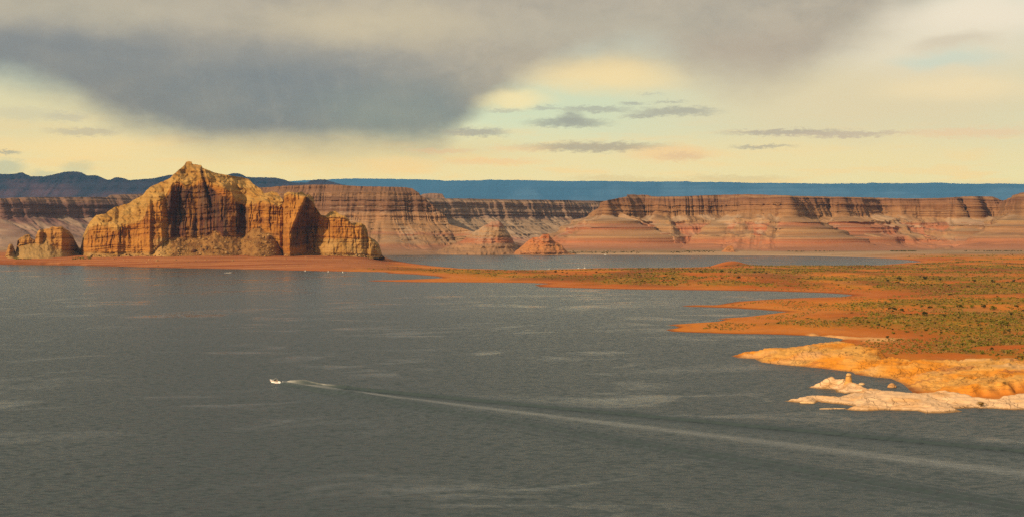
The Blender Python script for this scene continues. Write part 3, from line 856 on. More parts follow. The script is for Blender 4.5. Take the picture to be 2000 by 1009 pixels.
# small hills standing before the mesas
def hill(name, px0, px1, D, top, depth, color, seed, mat=M_mesa, n=180, m_=110, cap=6.0, base=2.0, rough_=3.5):
    px = np.linspace(px0, px1, n)
    X = (px - 1000) / F * D
    zt = CH + (HY - keys(px, top)) / F * D + fbm(px / 5, seed, 2.2, 3) * rough_ * 0.5
    zt = np.maximum(zt, base + 0.5)
    v = np.linspace(-1, 1, m_)
    prof_ = np.clip(1 - np.abs(v), 0, 1)
    shape = np.where(prof_ > 0, prof_ ** 0.8, 0)
    Z = base - 2 + (zt - base + 2)[None, :] * shape[:, None]
    mid = 1 - np.abs(np.linspace(-1, 1, n)) * 0.35
    Y = D + v[:, None] * depth * mid[None, :] + 0 * Z
    Xg = X[None, :] + 0 * Z
    beds = fbm(Z / 6.0, Xg / 900, seed, 3)
    rid = ridged(Xg / 28, Z / 120 + v[:, None], seed, 3)
    sgn = np.sign(v)[:, None]
    Y = Y + sgn * (np.tanh(3 * beds) * cap * 1.1 + rid * 5.0 + fbm(Xg / 16, Z / 14, seed + 3, 4) * 7.0) * sstep(np.abs(v), 0.02, 0.2)[:, None]
    Z = Z + fbm(Xg / 12, Y / 12, seed, 3) * rough_ * sstep(1 - np.abs(v), 0, 0.2)[:, None] * (np.abs(v) > 0.04)[:, None]
    c = color(Xg, Z, px[None, :] + 0 * Z, steep_of(Xg, Y, Z))
    return link_mesh(name, np.stack([Xg, Y, Z], -1).reshape(-1, 3), grid_faces(*Z.shape), mat, None, True, c.reshape(-1, 3))


col_h1 = strata([(0, (0.277, 0.157, 0.085)), (24, (0.290, 0.162, 0.085)), (32, (0.317, 0.168, 0.090)), (40, (0.317, 0.116, 0.055)), (54, (0.317, 0.133, 0.065)), (58, (0.304, 0.174, 0.085)), (84, (0.290, 0.162, 0.075)), (90, (0.264, 0.087, 0.040)), (120, (0.251, 0.081, 0.040))], 21.0, 0.1, (300, 400), 1.5)
o = hill('banded_hill', 840, 1044, 4560, [(840, 498), (855, 489), (880, 479), (905, 468), (922, 454), (936, 447), (944, 440), (956, 436), (961, 431.5), (975, 431), (981, 437), (988, 446), (995, 456), (1001, 467), (1006, 476), (1014, 483), (1030, 491), (1044, 498)], 190, col_h1, 2.4)
tag(o, 'cone shaped banded hill with a dark red cap by the far shore', 'hill', kind='structure')
col_h2 = strata([(0, (0.331, 0.174, 0.084)), (8, (0.346, 0.151, 0.063)), (20, (0.389, 0.168, 0.059)), (36, (0.374, 0.139, 0.046)), (60, (0.360, 0.116, 0.038))], 22.0, 0.1, (300, 400), 1.5)
o = hill('orange_knoll', 1000, 1122, 4430, [(1000, 498), (1009, 489), (1022, 478), (1031, 470), (1040, 464), (1055, 462), (1060, 457), (1072, 457), (1076, 464), (1083, 471), (1090, 474), (1098, 479), (1101, 484), (1106, 489), (1112, 494), (1122, 499)], 90, col_h2, 5.9, n=110)
tag(o, 'bright orange rock knoll on the far shore right of the banded hill', 'knoll', kind='structure')
o = hill('red_knob', 1404, 1446, 4520, [(1404, 498), (1409, 491), (1417, 484), (1422, 480), (1431, 479.5), (1432, 487), (1440, 492), (1446, 498)], 40, col_h2, 6.7, n=40, m_=24)
tag(o, 'small square red rock knob on the far shore under the sunlit mesa', 'rock', kind='structure')

# hills and tableland far away
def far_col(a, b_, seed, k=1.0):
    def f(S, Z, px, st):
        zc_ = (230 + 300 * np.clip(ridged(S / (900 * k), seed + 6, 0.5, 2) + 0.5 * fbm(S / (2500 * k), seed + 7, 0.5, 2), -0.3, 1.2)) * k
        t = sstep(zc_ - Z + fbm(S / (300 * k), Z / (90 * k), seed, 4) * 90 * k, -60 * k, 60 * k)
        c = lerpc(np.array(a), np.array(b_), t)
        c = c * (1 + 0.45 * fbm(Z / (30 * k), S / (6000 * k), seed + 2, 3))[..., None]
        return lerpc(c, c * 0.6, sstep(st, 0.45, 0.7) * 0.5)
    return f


o = mesa('purple_hills', [(-900, 18000), (0, 20000), (800, 20500)],
         [(-900, 350), (-100, 343), (0, 340), (20, 341), (44, 337), (60, 345), (90, 345), (110, 340), (125, 336), (145, 335), (158, 337), (170, 343.5), (186, 342), (205, 350), (215, 352.5), (228, 347), (240, 348), (255, 353), (275, 351), (300, 350), (332, 342), (400, 340), (440, 345), (455, 339), (470, 340), (482, 346), (500, 347), (530, 346.5), (548, 349), (562, 354), (572, 356.5), (598, 356.5), (608, 352.5), (620, 350), (634, 350.5), (645, 354), (660, 359), (690, 366), (740, 380), (800, 395)],
         [(-2, 3000), (200, 1800), (370, 1150), (500, 700), (580, 420), (660, 200), (715, 70), (800, 0), (1000, -130)],
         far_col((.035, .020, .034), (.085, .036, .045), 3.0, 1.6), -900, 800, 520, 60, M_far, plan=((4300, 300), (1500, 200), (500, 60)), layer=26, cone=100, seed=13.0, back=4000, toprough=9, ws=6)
tag(o, 'dark purple rounded hills on the skyline behind the great butte', 'hills', kind='structure')
o = mesa('far_blue_mesa', [(-300, 70000), (560, 69000), (1300, 67000), (2000, 63000), (2600, 60000)],
         [(-300, 358), (540, 357), (575, 354.5), (640, 352), (700, 349.8), (850, 352), (868, 354), (940, 354), (952, 352.2), (1060, 353), (1100, 355), (1270, 356), (1345, 356), (1356, 357.5), (1440, 359), (1560, 361), (1620, 362.3), (1690, 360.5), (1700, 359.5), (1840, 360), (1860, 361.5), (2000, 362), (2600, 365)],
         [(-2, 9600), (560, 6300), (1170, 3900), (1560, 2500), (1900, 1450), (2060, 720), (2150, 340), (2200, 240), (2330, 120), (2420, 30), (2500, -30), (2800, -220)],
         far_col((.02, .05, .10), (.055, .10, .16), 5.0, 4.0), -200, 2560, 620, 60, M_far, plan=((9500, 1300), (3600, 620), (1500, 140)), layer=70, cone=420, seed=17.0, back=6000, toprough=26, ws=22)  # blue of the distant air is mixed into the rock tint here
tag(o, 'long flat blue tableland on the horizon', 'mesa', kind='structure')

# ------------------------------------------------------------------ the great butte
SIL = [(8, 503), (11, 500), (14, 489), (17, 481), (20, 478), (25, 478.5), (28, 484), (31, 494), (32.5, 486), (34, 478), (36, 467), (42, 463), (50, 458.5), (57, 457.5), (61, 465), (68, 470), (71, 460), (74, 451), (80, 448), (88, 447), (97, 446), (100, 443), (121, 443), (125, 446), (134, 451), (141, 460), (146, 472), (151, 484), (155, 486), (158, 474), (161, 460), (173.5, 437), (178, 430), (188, 420), (206, 417.6), (212, 412), (225, 403.4), (238, 399.7), (252, 396), (263, 388), (278, 381), (284, 372), (297, 362), (312, 356), (323, 351), (332, 347), (338, 341), (348, 331.6), (356, 324), (360, 318), (361.4, 313), (367, 311.3), (373, 312.6), (374.5, 317.4), (383, 318.5), (392, 320.7), (395, 326), (407, 331.6), (420, 336), (438, 339), (451, 341.4), (472, 342.5), (485, 347), (494, 357.8), (505, 365.4), (516, 377), (523, 375), (531, 372.5), (541, 376), (549, 386), (553, 392), (555, 380), (563, 375), (573, 376.4), (579, 377), (591, 374.6), (597, 379.6), (605, 379.6), (612, 386.8), (615, 403), (620, 409), (627, 420.7), (636, 420.7), (645, 413.5), (655, 411.7), (664, 419), (673, 421.6), (680.6, 428.7), (686, 435.8), (697, 435), (706, 435.8), (713, 441), (717, 449), (719, 462), (731, 468), (739, 476), (743, 489), (746, 499), (750, 503)]
CLT = [(8, 500), (30, 480), (36, 470), (60, 464), (72, 456), (100, 447), (122, 446), (140, 466), (155, 490), (175, 446), (190, 440), (225, 446), (232, 452), (240, 441), (255, 437), (276, 433), (285, 421), (291, 400), (300, 397), (322, 388), (330, 372), (337, 360), (348, 356), (362, 364), (382, 356), (392, 348), (402, 350), (418, 362), (436, 368), (452, 376), (462, 392), (480, 400), (500, 396), (516, 392), (528, 398), (543, 404), (552, 398), (556, 384), (566, 380), (578, 382), (590, 385), (600, 386), (612, 396), (620, 414), (640, 426), (650, 424), (675, 428), (690, 440), (706, 441), (718, 462), (740, 482), (750, 503)]
CLB = [(8, 501), (30, 492), (40, 478), (60, 474), (78, 474), (92, 468), (98, 474), (112, 486), (140, 488), (155, 494), (170, 492), (300, 493), (308, 484), (316, 474), (328, 470), (348, 457), (366, 466), (384, 464), (402, 458), (420, 451), (440, 461), (458, 464), (476, 458), (492, 446), (508, 446), (518, 452), (530, 457), (540, 469), (548, 486), (554, 496), (606, 497), (640, 496), (718, 497), (738, 498), (750, 503)]
DEP = [(8, 40), (20, -10), (30, 15), (34, 34), (44, 26), (60, 30), (70, 36), (78, 22), (86, 44), (94, 40), (99, 30), (122, 30), (136, 70), (150, 140), (156, 130), (164, 62), (173, 20), (180, 6), (224, 4), (231, -4), (236, 6), (246, 10), (280, 4), (287, -6), (294, -10), (299, 4), (308, 4), (318, 12), (324, 26), (334, 24), (341, 38), (350, 46), (362, 44), (385, 54), (405, 50), (420, 58), (436, 48), (446, 54), (462, 62), (472, 82), (479, 84), (485, 66), (510, 60), (528, 52), (546, 50), (553, 60), (557, 12), (561, -4), (567, -10), (571, 2), (600, 74), (612, 76), (622, 62), (632, 58), (650, 44), (672, 46), (690, 52), (706, 54), (718, 70), (724, 64), (738, 80), (750, 160)]
D0 = 3270.0
NCB = 900
bpx = np.linspace(8, 750, NCB)
y_base = np.full(NCB, 504.0)
ysil = keys(bpx, SIL)
y1 = np.maximum(keys(bpx, CLT), ysil + 0.6)
y2 = np.maximum(keys(bpx, CLB), y1 + 1.0)
y2 = np.minimum(y2 + fbm(bpx / 26, 2.0, 1.0, 2) * 5 * (bpx > 325) * (bpx < 535), 503.0)
k4 = np.hanning(45)[1:-1]; k4 /= k4.sum()
y2s = np.convolve(np.pad(y2, 21, 'edge'), k4, 'valid')
n_t, n_c, n_u = 56, 110, 84
tt = np.linspace(0, 1, n_t)[:, None]; tcf = np.linspace(0, 1, n_c + 1)[1:, None]; tu = np.linspace(0, 1, n_u + 1)[1:, None]
YY = np.vstack([y_base + (y2 - y_base) * tt, y2 + (y1 - y2) * tcf, y1 + (ysil - y1) * tu])
kind = np.concatenate([np.zeros(n_t), np.ones(n_c), np.full(n_u, 2)])[:, None] + 0 * YY
PX = np.broadcast_to(bpx, YY.shape)
# the prow of the right tower leans: it lies further right the higher one looks
lean = 0.44 * np.maximum(452 - YY, 0) * sstep(PX, 556, 566) * (1 - sstep(PX, 612, 630))
pxs = np.where(PX >= 557, np.maximum(PX - lean, 557.0), PX)
ker = np.hanning(9)[1:-1]; ker /= ker.sum()
dxs = np.linspace(0, 760, 1521)
dd = np.convolve(np.pad(keys(dxs, DEP), 3, 'edge'), ker, 'valid')
DEPTH = np.interp(pxs, dxs, dd)
k2 = np.hanning(151)[1:-1]; k2 /= k2.sum()
dsm = np.convolve(np.pad(keys(dxs, DEP), 74, 'edge'), k2, 'valid')
MPX = D0 / F                                             # metres per picture pixel at the butte
Zl = CH + (HY - YY) * (D0 + 60) / F
# talus leans out from the foot of the cliff, the upper slopes lean back
run_t = np.maximum(YY - y2, 0) * MPX / math.tan(R(34)) * (504 - y2s) / np.maximum(504 - y2, 1.0)
fracu = np.clip((y1 - YY) / np.maximum(y1 - ysil, 0.5), 0, 1)
hgt = np.maximum(y1 - YY, 0) * MPX
k3 = np.hanning(61)[1:-1]; k3 /= k3.sum()
dtl = np.convolve(np.pad(keys(dxs, DEP), 29, 'edge'), k3, 'valid')
DEPTH = DEPTH + (np.interp(PX, dxs, dtl) - DEPTH) * sstep(YY - y2, 0, 9) * sstep(np.abs(PX - 553), 3, 16) * (kind == 0)
DEPTH = DEPTH + (np.interp(PX, dxs, dsm) - DEPTH) * sstep(fracu, 0.0, 0.55) * (kind == 2) * sstep(PX, 160, 190)
run_u = hgt / math.tan(R(47)) * (0.7 + 0.9 * fracu)
run_c = np.clip(y2 - YY, 0, None) * MPX * 0.10
run_c = np.where(kind == 2, (y2 - y1) * MPX * 0.10, run_c)
Dm = D0 + DEPTH - run_t + run_c + run_u
Xb = (PX - 1000) / F * (D0 + 60)
Zb = Zl.copy()
sw = 1.0
isC = (kind == 1).astype(float)
isC = (isC + np.roll(isC, 3, 0) + np.roll(isC, -3, 0)) / 3
isT = (kind == 0).astype(float); isU = (kind == 2).astype(float)
nz = fbm(Xb / 48, Zb / 60, Dm / 60, 5)
n_f = fbm(Xb / 15, Zb / 20, Dm / 60, 4)
flu = ridged(Xb / 13, Zb / 170, 1.0, 3)
flu2 = ridged(Xb / 34, Zb / 260, 4.0, 3)
beds = fbm((Zb + fbm(Xb / 160, 1.0, 3) * 8) / 7.5, Xb / 420, 6.0, 4)
blocks = fbm(Xb / 7, Zb / 7, 3.0, 3)
rug = fbm(Xb / 26 + Zb / 30, Zb / 14, 8.0, 4)
disp = -(nz * 11 + n_f * 3.2) * (isC * 0.8 + isU + isT * 0.5) - (flu * 4.2 + flu2 * 5.0) * isC - beds * (2.2 * isC + 1.9 * isU) - blocks * (0.8 + 0.8 * isT) - rug * 3.4 * isU * (0.4 + 0.6 * sstep(PX, 300, 345))
gully = ridged((Xb + fbm(Xb / 40, Zb / 40, 2.0, 2) * 12) / 30, Zb / 400, 11.0, 3)
dome = np.abs(fbm(Xb / 34 + Zb / 50, Zb / 30, 21.0, 3)) * 22 - 6
disp += -dome * isU * sstep(fracu, 0.02, 0.3) - (fbm(Xb / 60, Zb / 40, 31.0, 4) * 9) * (isU + isC * 0.4)
crag = ridged(Xb / 30 + Zb / 70, Zb / 55 - Xb / 90, 51.0, 4)
lefts = 0.35 + 0.65 * sstep(PX, 300, 345)
disp += -(crag * 6.0) * (isC * 0.5 + isU * 0.9 * lefts)
crag2 = np.abs(fbm(Xb / 18 - Zb / 60, Zb / 22, 61.0, 3))
disp += crag2 * 6.0 * (isC * 0.6 + isU * 0.6)
disp += (gully * 0 + fbm(Xb / 16 + Zb / 30, Zb / 12, 71.0, 4) * 5.0) * isT * sstep(503 - YY, 1, 14)
gx = 392 + (YY - 325) * 0.27
groove = np.exp(-((PX - gx) / 3.5) ** 2) * sstep(YY, 322, 332) * (1 - sstep(YY, 395, 415))
disp += groove * 13
fis = np.zeros_like(YY)
rf = np.random.default_rng(21)
for k in range(78):
    x0 = rf.uniform(168, 735)
    ya, yb = np.interp(x0, bpx, y1), np.interp(x0, bpx, y2)
    if yb - ya < 8: continue
    t0, t1 = sorted(rf.uniform(-0.15, 1.0, 2))
    if t1 - t0 < 0.25: t1 = t0 + 0.35
    ya, yb = ya + (yb - ya) * t0, ya + (yb - ya) * t1
    gxx = x0 + fbm(YY / 22, k * 3.3, 1.0, 3) * 4.0 + (YY - ya) * rf.normal(0, 0.05)
    w_ = rf.uniform(0.7, 1.5)
    fis = np.maximum(fis, np.exp(-((PX - gxx) / w_) ** 2) * sstep(YY, ya - 2, ya + 4) * (1 - sstep(YY, yb - 6, yb + 2)) * rf.uniform(0.5, 1.0))
disp += fis * 6.5
ledge = sstep(np.abs(fbm((Zb + fbm(Xb / 120, 3.0, 2.0, 3) * 10) / 17, Xb / 700, 91.0, 2)), 0.16, 0.02)
disp += ledge * 2.6 * (isC + isU * 0.7)
edge_fade = sstep(PX, 8, 14) * sstep(750 - PX, 0, 8)
Dm = Dm + disp * edge_fade
Zb = Zb + fbm(Xb / 9, Zb / 9, Dm / 20, 3) * 0.9
Zb = np.where(kind == 0, np.maximum(Zb, CH + (HY - YY) * (D0 - 40) / F - 2), Zb)
# far side
ext = []
for k, (dd_, zf_) in enumerate(((12, .985), (40, .93), (90, .8), (160, .6), (240, .3), (320, 0.0))):
    zt_ = Zb[-1] * zf_
    ext.append((Xb[-1], Dm[-1] + dd_ + fbm(Xb[-1] / 40, k * 3.0, 2.0, 3) * 12, zt_ + (fbm(Xb[-1] / 30, k * 5.0, 2.0, 3) * 5 if zf_ else -2)))
rest0 = np.vstack([Xb] + [e[0] for e in ext]); rest1 = np.vstack([Dm] + [e[1] for e in ext]); rest2 = np.vstack([Zb] + [e[2] for e in ext])
ne = len(ext)
Xp = rest0 / (D0 + 60) * rest1                           # keep the bearing of each column
Xp = rest0 + (Xp - rest0) * 0.9
YYa = np.vstack([YY, np.repeat(YY[-1:], ne, 0)]); PXa = np.broadcast_to(bpx, Xp.shape)
Ka = np.vstack([kind, np.full((ne, NCB), 2)])
# colour of the rock
c_up = lerpc((0.39, 0.225, 0.062), (0.31, 0.162, 0.037), sstep(fbm(Xp / 40, rest2 / 25, 2.0, 4), -0.3, 0.4))
c_cl = lerpc((0.365, 0.164, 0.032), (0.30, 0.12, 0.021), sstep(fbm(Xp / 45, rest2 / 60, 3.0, 4), -0.25, 0.35))
c_tl = lerpc((0.27, 0.138, 0.042), (0.155, 0.07, 0.02), sstep(fbm(Xp / 14, rest2 / 12, 4.0, 4), -0.25, 0.35))
c_pale = lerpc((0.37, 0.22, 0.075), (0.30, 0.165, 0.045), sstep(fbm(Xp / 30, rest2 / 30, 5.0, 4), -0.3, 0.3))
up_t = sstep(fbm(Xp / 18, 0, 9.0, 3) * 6 + (y1 - YYa) + 1, -5, 6)
cc = lerpc(c_cl, c_up, up_t)
tl_t = sstep(YYa - y2 + fbm(Xp / 12, rest2 / 10, 6.0, 4) * 8, -4, 4)
cc = lerpc(cc, c_tl, tl_t)
# bleached band that the lake left on the cliff foot
ring = sstep(YYa + fbm(Xp / 25, 0, 3.0, 3) * 2.5, 464, 468) * np.maximum(sstep(PXa, 296, 304) * (1 - sstep(PXa, 330, 340)), sstep(PXa, 606, 620))
cc = lerpc(cc, c_pale, ring * 0.9)
cc = lerpc(cc, c_pale * 1.05, sstep(YYa, 488, 494) * (PXa < 330) * 0.8)
out_l = (PXa < 152).astype(float)
cc = lerpc(cc, lerpc((.31, .195, .075), (.31, .155, .045), (1 - tl_t)), out_l * 0.8)
# desert varnish: dark curtains under the alcove rims
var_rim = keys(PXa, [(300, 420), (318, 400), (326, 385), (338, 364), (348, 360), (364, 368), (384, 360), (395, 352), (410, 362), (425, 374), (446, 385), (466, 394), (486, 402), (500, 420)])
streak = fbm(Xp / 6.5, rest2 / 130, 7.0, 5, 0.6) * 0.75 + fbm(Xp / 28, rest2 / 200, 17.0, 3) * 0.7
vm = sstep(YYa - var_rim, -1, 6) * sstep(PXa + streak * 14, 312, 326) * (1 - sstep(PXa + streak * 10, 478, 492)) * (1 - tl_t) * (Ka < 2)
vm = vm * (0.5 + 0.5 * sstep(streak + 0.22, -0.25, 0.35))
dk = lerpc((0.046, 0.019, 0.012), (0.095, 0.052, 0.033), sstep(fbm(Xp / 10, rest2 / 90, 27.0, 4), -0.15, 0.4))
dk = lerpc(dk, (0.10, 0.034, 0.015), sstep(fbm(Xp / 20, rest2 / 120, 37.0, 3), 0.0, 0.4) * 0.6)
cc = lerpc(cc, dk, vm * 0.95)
vt = sstep(pxs[0] * 0 + 1, 0, 1) if False else None
lean_a = np.vstack([lean, np.repeat(lean[-1:], ne, 0)])
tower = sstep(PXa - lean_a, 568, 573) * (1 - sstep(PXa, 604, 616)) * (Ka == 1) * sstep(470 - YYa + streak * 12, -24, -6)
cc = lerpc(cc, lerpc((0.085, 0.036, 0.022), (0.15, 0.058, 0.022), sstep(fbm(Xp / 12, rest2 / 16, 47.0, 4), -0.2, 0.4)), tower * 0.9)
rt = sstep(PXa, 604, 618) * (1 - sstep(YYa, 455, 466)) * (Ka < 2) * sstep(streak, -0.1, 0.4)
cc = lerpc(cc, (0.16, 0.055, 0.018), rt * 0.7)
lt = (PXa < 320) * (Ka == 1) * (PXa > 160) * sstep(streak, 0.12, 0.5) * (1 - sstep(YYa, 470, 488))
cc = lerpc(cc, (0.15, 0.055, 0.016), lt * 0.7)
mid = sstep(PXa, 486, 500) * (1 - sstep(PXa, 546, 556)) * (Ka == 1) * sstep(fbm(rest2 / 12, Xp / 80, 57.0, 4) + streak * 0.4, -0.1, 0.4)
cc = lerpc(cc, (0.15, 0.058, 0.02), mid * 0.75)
bedc = fbm((rest2 + Xp * 0.06) / 4.5, Xp / 200, 77.0, 4, 0.65)
cc = cc * (1 + 0.24 * bedc * (Ka == 2) + 0.14 * bedc * (Ka == 1))[..., None]
gv = np.vstack([groove, np.repeat(groove[-1:] * 0, ne, 0)])
cc = lerpc(cc, (0.07, 0.032, 0.014), gv * 0.8)
fv = np.vstack([fis, np.repeat(fis[-1:] * 0, ne, 0)])
cc = lerpc(cc, cc * 0.5, fv * 0.6)
lv = np.vstack([ledge * (isC + isU * .7), np.repeat(ledge[-1:] * 0, ne, 0)])
cc = lerpc(cc, cc * np.array((0.78, 0.7, 0.64)), lv * 0.7)
cc = cc * (1 + 0.22 * np.vstack([beds, np.repeat(beds[-1:], ne, 0)]) * (Ka >= 1))[..., None]
scrub = (Ka == 2) * sstep(fbm(Xp / 16, rest2 / 16, 67.0, 4), 0.42, 0.6)
cc = lerpc(cc, (0.12, 0.075, 0.02), scrub * 0.55)
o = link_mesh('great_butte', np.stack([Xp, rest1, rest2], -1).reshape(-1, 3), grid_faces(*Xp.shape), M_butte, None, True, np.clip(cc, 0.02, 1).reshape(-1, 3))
tag(o, 'tall sunlit sandstone butte with a dark streaked cliff face above the lake', 'butte', kind='structure')
BUT = (Xp, rest1, rest2, PXa, YYa, Ka)


# ------------------------------------------------------------------ boulders on the talus (uncounted)
def rock_mesh(seed, sub=1):
    bm = bmesh.new()
    bmesh.ops.create_icosphere(bm, subdivisions=sub, radius=1.0)
    rr = random.Random(seed)
    ph = [rr.uniform(0, 6) for _ in range(6)]
    for v in bm.verts:
        p = v.co
        k = 1 + 0.22 * math.sin(p.x * 3 + ph[0]) * math.sin(p.y * 2.6 + ph[1]) + 0.16 * math.sin(p.z * 4 + ph[2] + p.x * 2) + rr.uniform(-0.09, 0.09)
        v.co = Vector((p.x * k * 1.15, p.y * k, p.z * k * 0.8))
    v = np.array([tuple(q.co) for q in bm.verts]); f = np.array([[q.index for q in fa.verts] for fa in bm.faces])
    bm.free()
    return v, f


RK = [rock_mesh(i, 1) for i in range(5)]


def scatter(name, pts, sizes, mat, tint, seed, label=None, cat=None):
    rr = np.random.default_rng(seed)
    vs, fs, cs, n = [], [], [], 0
    for p, s in zip(pts, sizes):
        v, f = RK[rr.integers(len(RK))]
        a = rr.uniform(0, 6.28)
        ca, sa = math.cos(a), math.sin(a)
        w = np.stack([v[:, 0] * ca - v[:, 1] * sa, v[:, 0] * sa + v[:, 1] * ca, v[:, 2]], -1) * s * rr.uniform(0.7, 1.3, 3)
        vs.append(w + np.array(p)); fs.append(f + n); n += len(v)
        t = np.array(tint[rr.integers(len(tint))]) * rr.uniform(0.75, 1.2)
        cs.append(np.repeat(t[None], len(v), 0))
    o = link_mesh(name, np.vstack(vs), np.vstack(fs), mat, None, False, np.vstack(cs))
    tag(o, kind='stuff')
    return o


pts, sz = [], []
rr = np.random.default_rng(5)
tal = np.argwhere((BUT[5] == 0) & (BUT[4] < 502.5) & (BUT[3] > 312) & (BUT[3] < 552) & (BUT[4] < 503))
for k in rr.choice(len(tal), 700, replace=False):
    j, i = tal[k]
    s = 0.6 + rr.pareto(2.4) * 1.0
    s = min(s, 5.0)
    pts.append((BUT[0][j, i], BUT[1][j, i] - 0.1 * s, BUT[2][j, i] + 0.1 * s)); sz.append(s)
tal = np.argwhere((BUT[5] == 0) & (BUT[4] > 496) & (BUT[3] > 165))
for k in rr.choice(len(tal), 420, replace=False):
    j, i = tal[k]
    s = min(0.8 + rr.pareto(2.6) * 1.0, 3.6)
    pts.append((BUT[0][j, i], BUT[1][j, i] - 6 * rr.random(), BUT[2][j, i] + 0.1 * s)); sz.append(s)
scatter('talus_boulders', pts, sz, M_boulder, [(.29, .165, .06), (.25, .14, .05), (.17, .08, .03), (.11, .05, .022), (.33, .20, .08)], 3)
pts, sz = [], []
for k in range(150):
    px, py = rr.uniform(215, 745), 504 + abs(rr.normal(0, 1)) * 7
    if py > 525: continue
    p = on_ground(px, py)
    if p.z < 0.1: continue
    s = min(0.5 + rr.pareto(2.6) * 0.8, 2.6)
    pts.append((p.x, p.y, p.z + 0.1 * s)); sz.append(s)
scatter('shore_stones', pts, sz, M_boulder, [(.36, .21, .09), (.20, .09, .04), (.27, .12, .05)], 6)


# ------------------------------------------------------------------ air
hb = bpy.data.meshes.new('haze')
bm = bmesh.new()
bmesh.ops.create_cube(bm, size=1.0)
for v in bm.verts:
    v.co = Vector((v.co.x * 130000, v.co.y * 85000 + 39000, v.co.z * 2804 + 1398))
bm.to_mesh(hb); bm.free()
hzo = bpy.data.objects.new('haze', hb)
COL.objects.link(hzo)
tag(hzo, kind='stuff')
hm = bpy.data.materials.new('haze_air')
hm.use_nodes = True
nt = hm.node_tree
nt.nodes.clear()
ho = nt.nodes.new('ShaderNodeOutputMaterial')
pv = nt.nodes.new('ShaderNodeVolumePrincipled')
pv.inputs['Color'].default_value = (*HAZE_C, 1)
pv.inputs['Density'].default_value = HAZE_D
pv.inputs['Anisotropy'].default_value = 0.0
nt.links.new(pv.outputs[0], ho.inputs['Volume'])
hb.materials.append(hm)

# ------------------------------------------------------------------ rocks standing apart
def lathe_rock(name, base, prof_, seed, mat, tint, parent=None, nseg=18, sq=(1.0, 1.0), rot=0.0):
    ca, sa = math.cos(rot), math.sin(rot)
    v, f = [], []
    for j, (r, z) in enumerate(prof_):
        for i in range(nseg):
            a = 2 * math.pi * i / nseg
            k = 1 + 0.30 * float(perlin(math.cos(a) * 1.3 + seed, math.sin(a) * 1.3, z * 0.6 + seed)) + 0.16 * float(perlin(math.cos(a) * 3 + seed, math.sin(a) * 3, z * 1.7))
            x, y = r * k * math.cos(a) * sq[0], r * k * math.sin(a) * sq[1]
            v.append((base[0] + x * ca - y * sa, base[1] + x * sa + y * ca, base[2] + z + 0.12 * float(perlin(x * 1.2, y * 1.2, z + seed))))
    for j in range(len(prof_) - 1):
        for i in range(nseg):
            f.append((j * nseg + i, j * nseg + (i + 1) % nseg, (j + 1) * nseg + (i + 1) % nseg, (j + 1) * nseg + i))
    v = np.array(v)
    c = np.array(tint) * (1 + 0.25 * fbm(v[:, 2] * 1.2, v[:, 0] * 0.4, seed, 3))[:, None]
    return link_mesh(name, v, f, mat, parent, True, c)


def thing(name, loc, label, cat, group=None, rz=0.0):
    o = bpy.data.objects.new(name, None)
    COL.objects.link(o)
    o.location = loc; o.rotation_euler = (0, 0, rz)
    o.empty_display_size = 0.5
    return tag(o, label, cat, group)


def local(o, parent):
    return o


p = on_ground(1657.5, 746.5)
root = thing('rock_pinnacle', p, 'slim standing rock pinnacle with a rounded cap on the pale ledgy islet', 'rock pinnacle')
lathe_rock('column', (0, 0, -1.0), [(2.3, 0), (2.0, 0.8), (1.75, 1.6), (1.5, 2.1), (1.62, 2.5), (1.35, 3.1), (1.2, 3.7), (1.05, 4.1)], 3.0, M_rock, (.55, .29, .085), root, 14)
lathe_rock('cap_rock', (0, 0, 3.0), [(0.0, 0.0), (1.0, 0.05), (1.25, 0.4), (1.05, 0.75), (1.1, 1.0), (0.75, 1.35), (0.35, 1.5), (0.0, 1.55)], 5.0, M_rock, (.60, .36, .15), root, 11, (1.1, 0.9))
xy = W(1742, 755.5)
o = lathe_rock('boulder', (xy[0], xy[1], -0.5), [(0.0, -0.3), (1.5, 0.0), (1.75, 0.7), (1.6, 1.3), (1.1, 2.0), (0.5, 2.45), (0.0, 2.55)], 9.0, M_rock, (.50, .27, .11), sq=(1.25, 1.0))
tag(o, 'single round boulder standing in the shallow inlet beside the orange shelf', 'boulder')
for (px, py, sx_, sy_, hh, rot, lab) in ((1578, 786.5, 3.4, 1.6, 0.9, 0.05, 'flat pale slab lying in the water at the tip of the rock point'),
                                         (1626, 797.5, 6.0, 0.9, 0.28, 0.1, 'thin orange rock slab just breaking the surface off the rock point'),
                                         (1683, 750.5, 1.7, 1.2, 1.0, 0.3, 'small orange boulder on the ledgy islet right of the pinnacle')):
    xy = W(px, py)
    z0 = max(0.0, float(ground_z(*xy)))
    o = lathe_rock('rock_slab' if hh < 0.95 else 'boulder', (xy[0], xy[1], z0 - 0.3), [(0.0, -0.2), (1.0, 0.0), (1.0, 0.3 + hh * 0.4), (0.8, 0.3 + hh * 0.8), (0.35, 0.3 + hh), (0.0, 0.32 + hh)], px * 0.1, M_rock, (.64, .42, .22), sq=(sx_, sy_), rot=rot)
    tag(o, lab, 'rock')

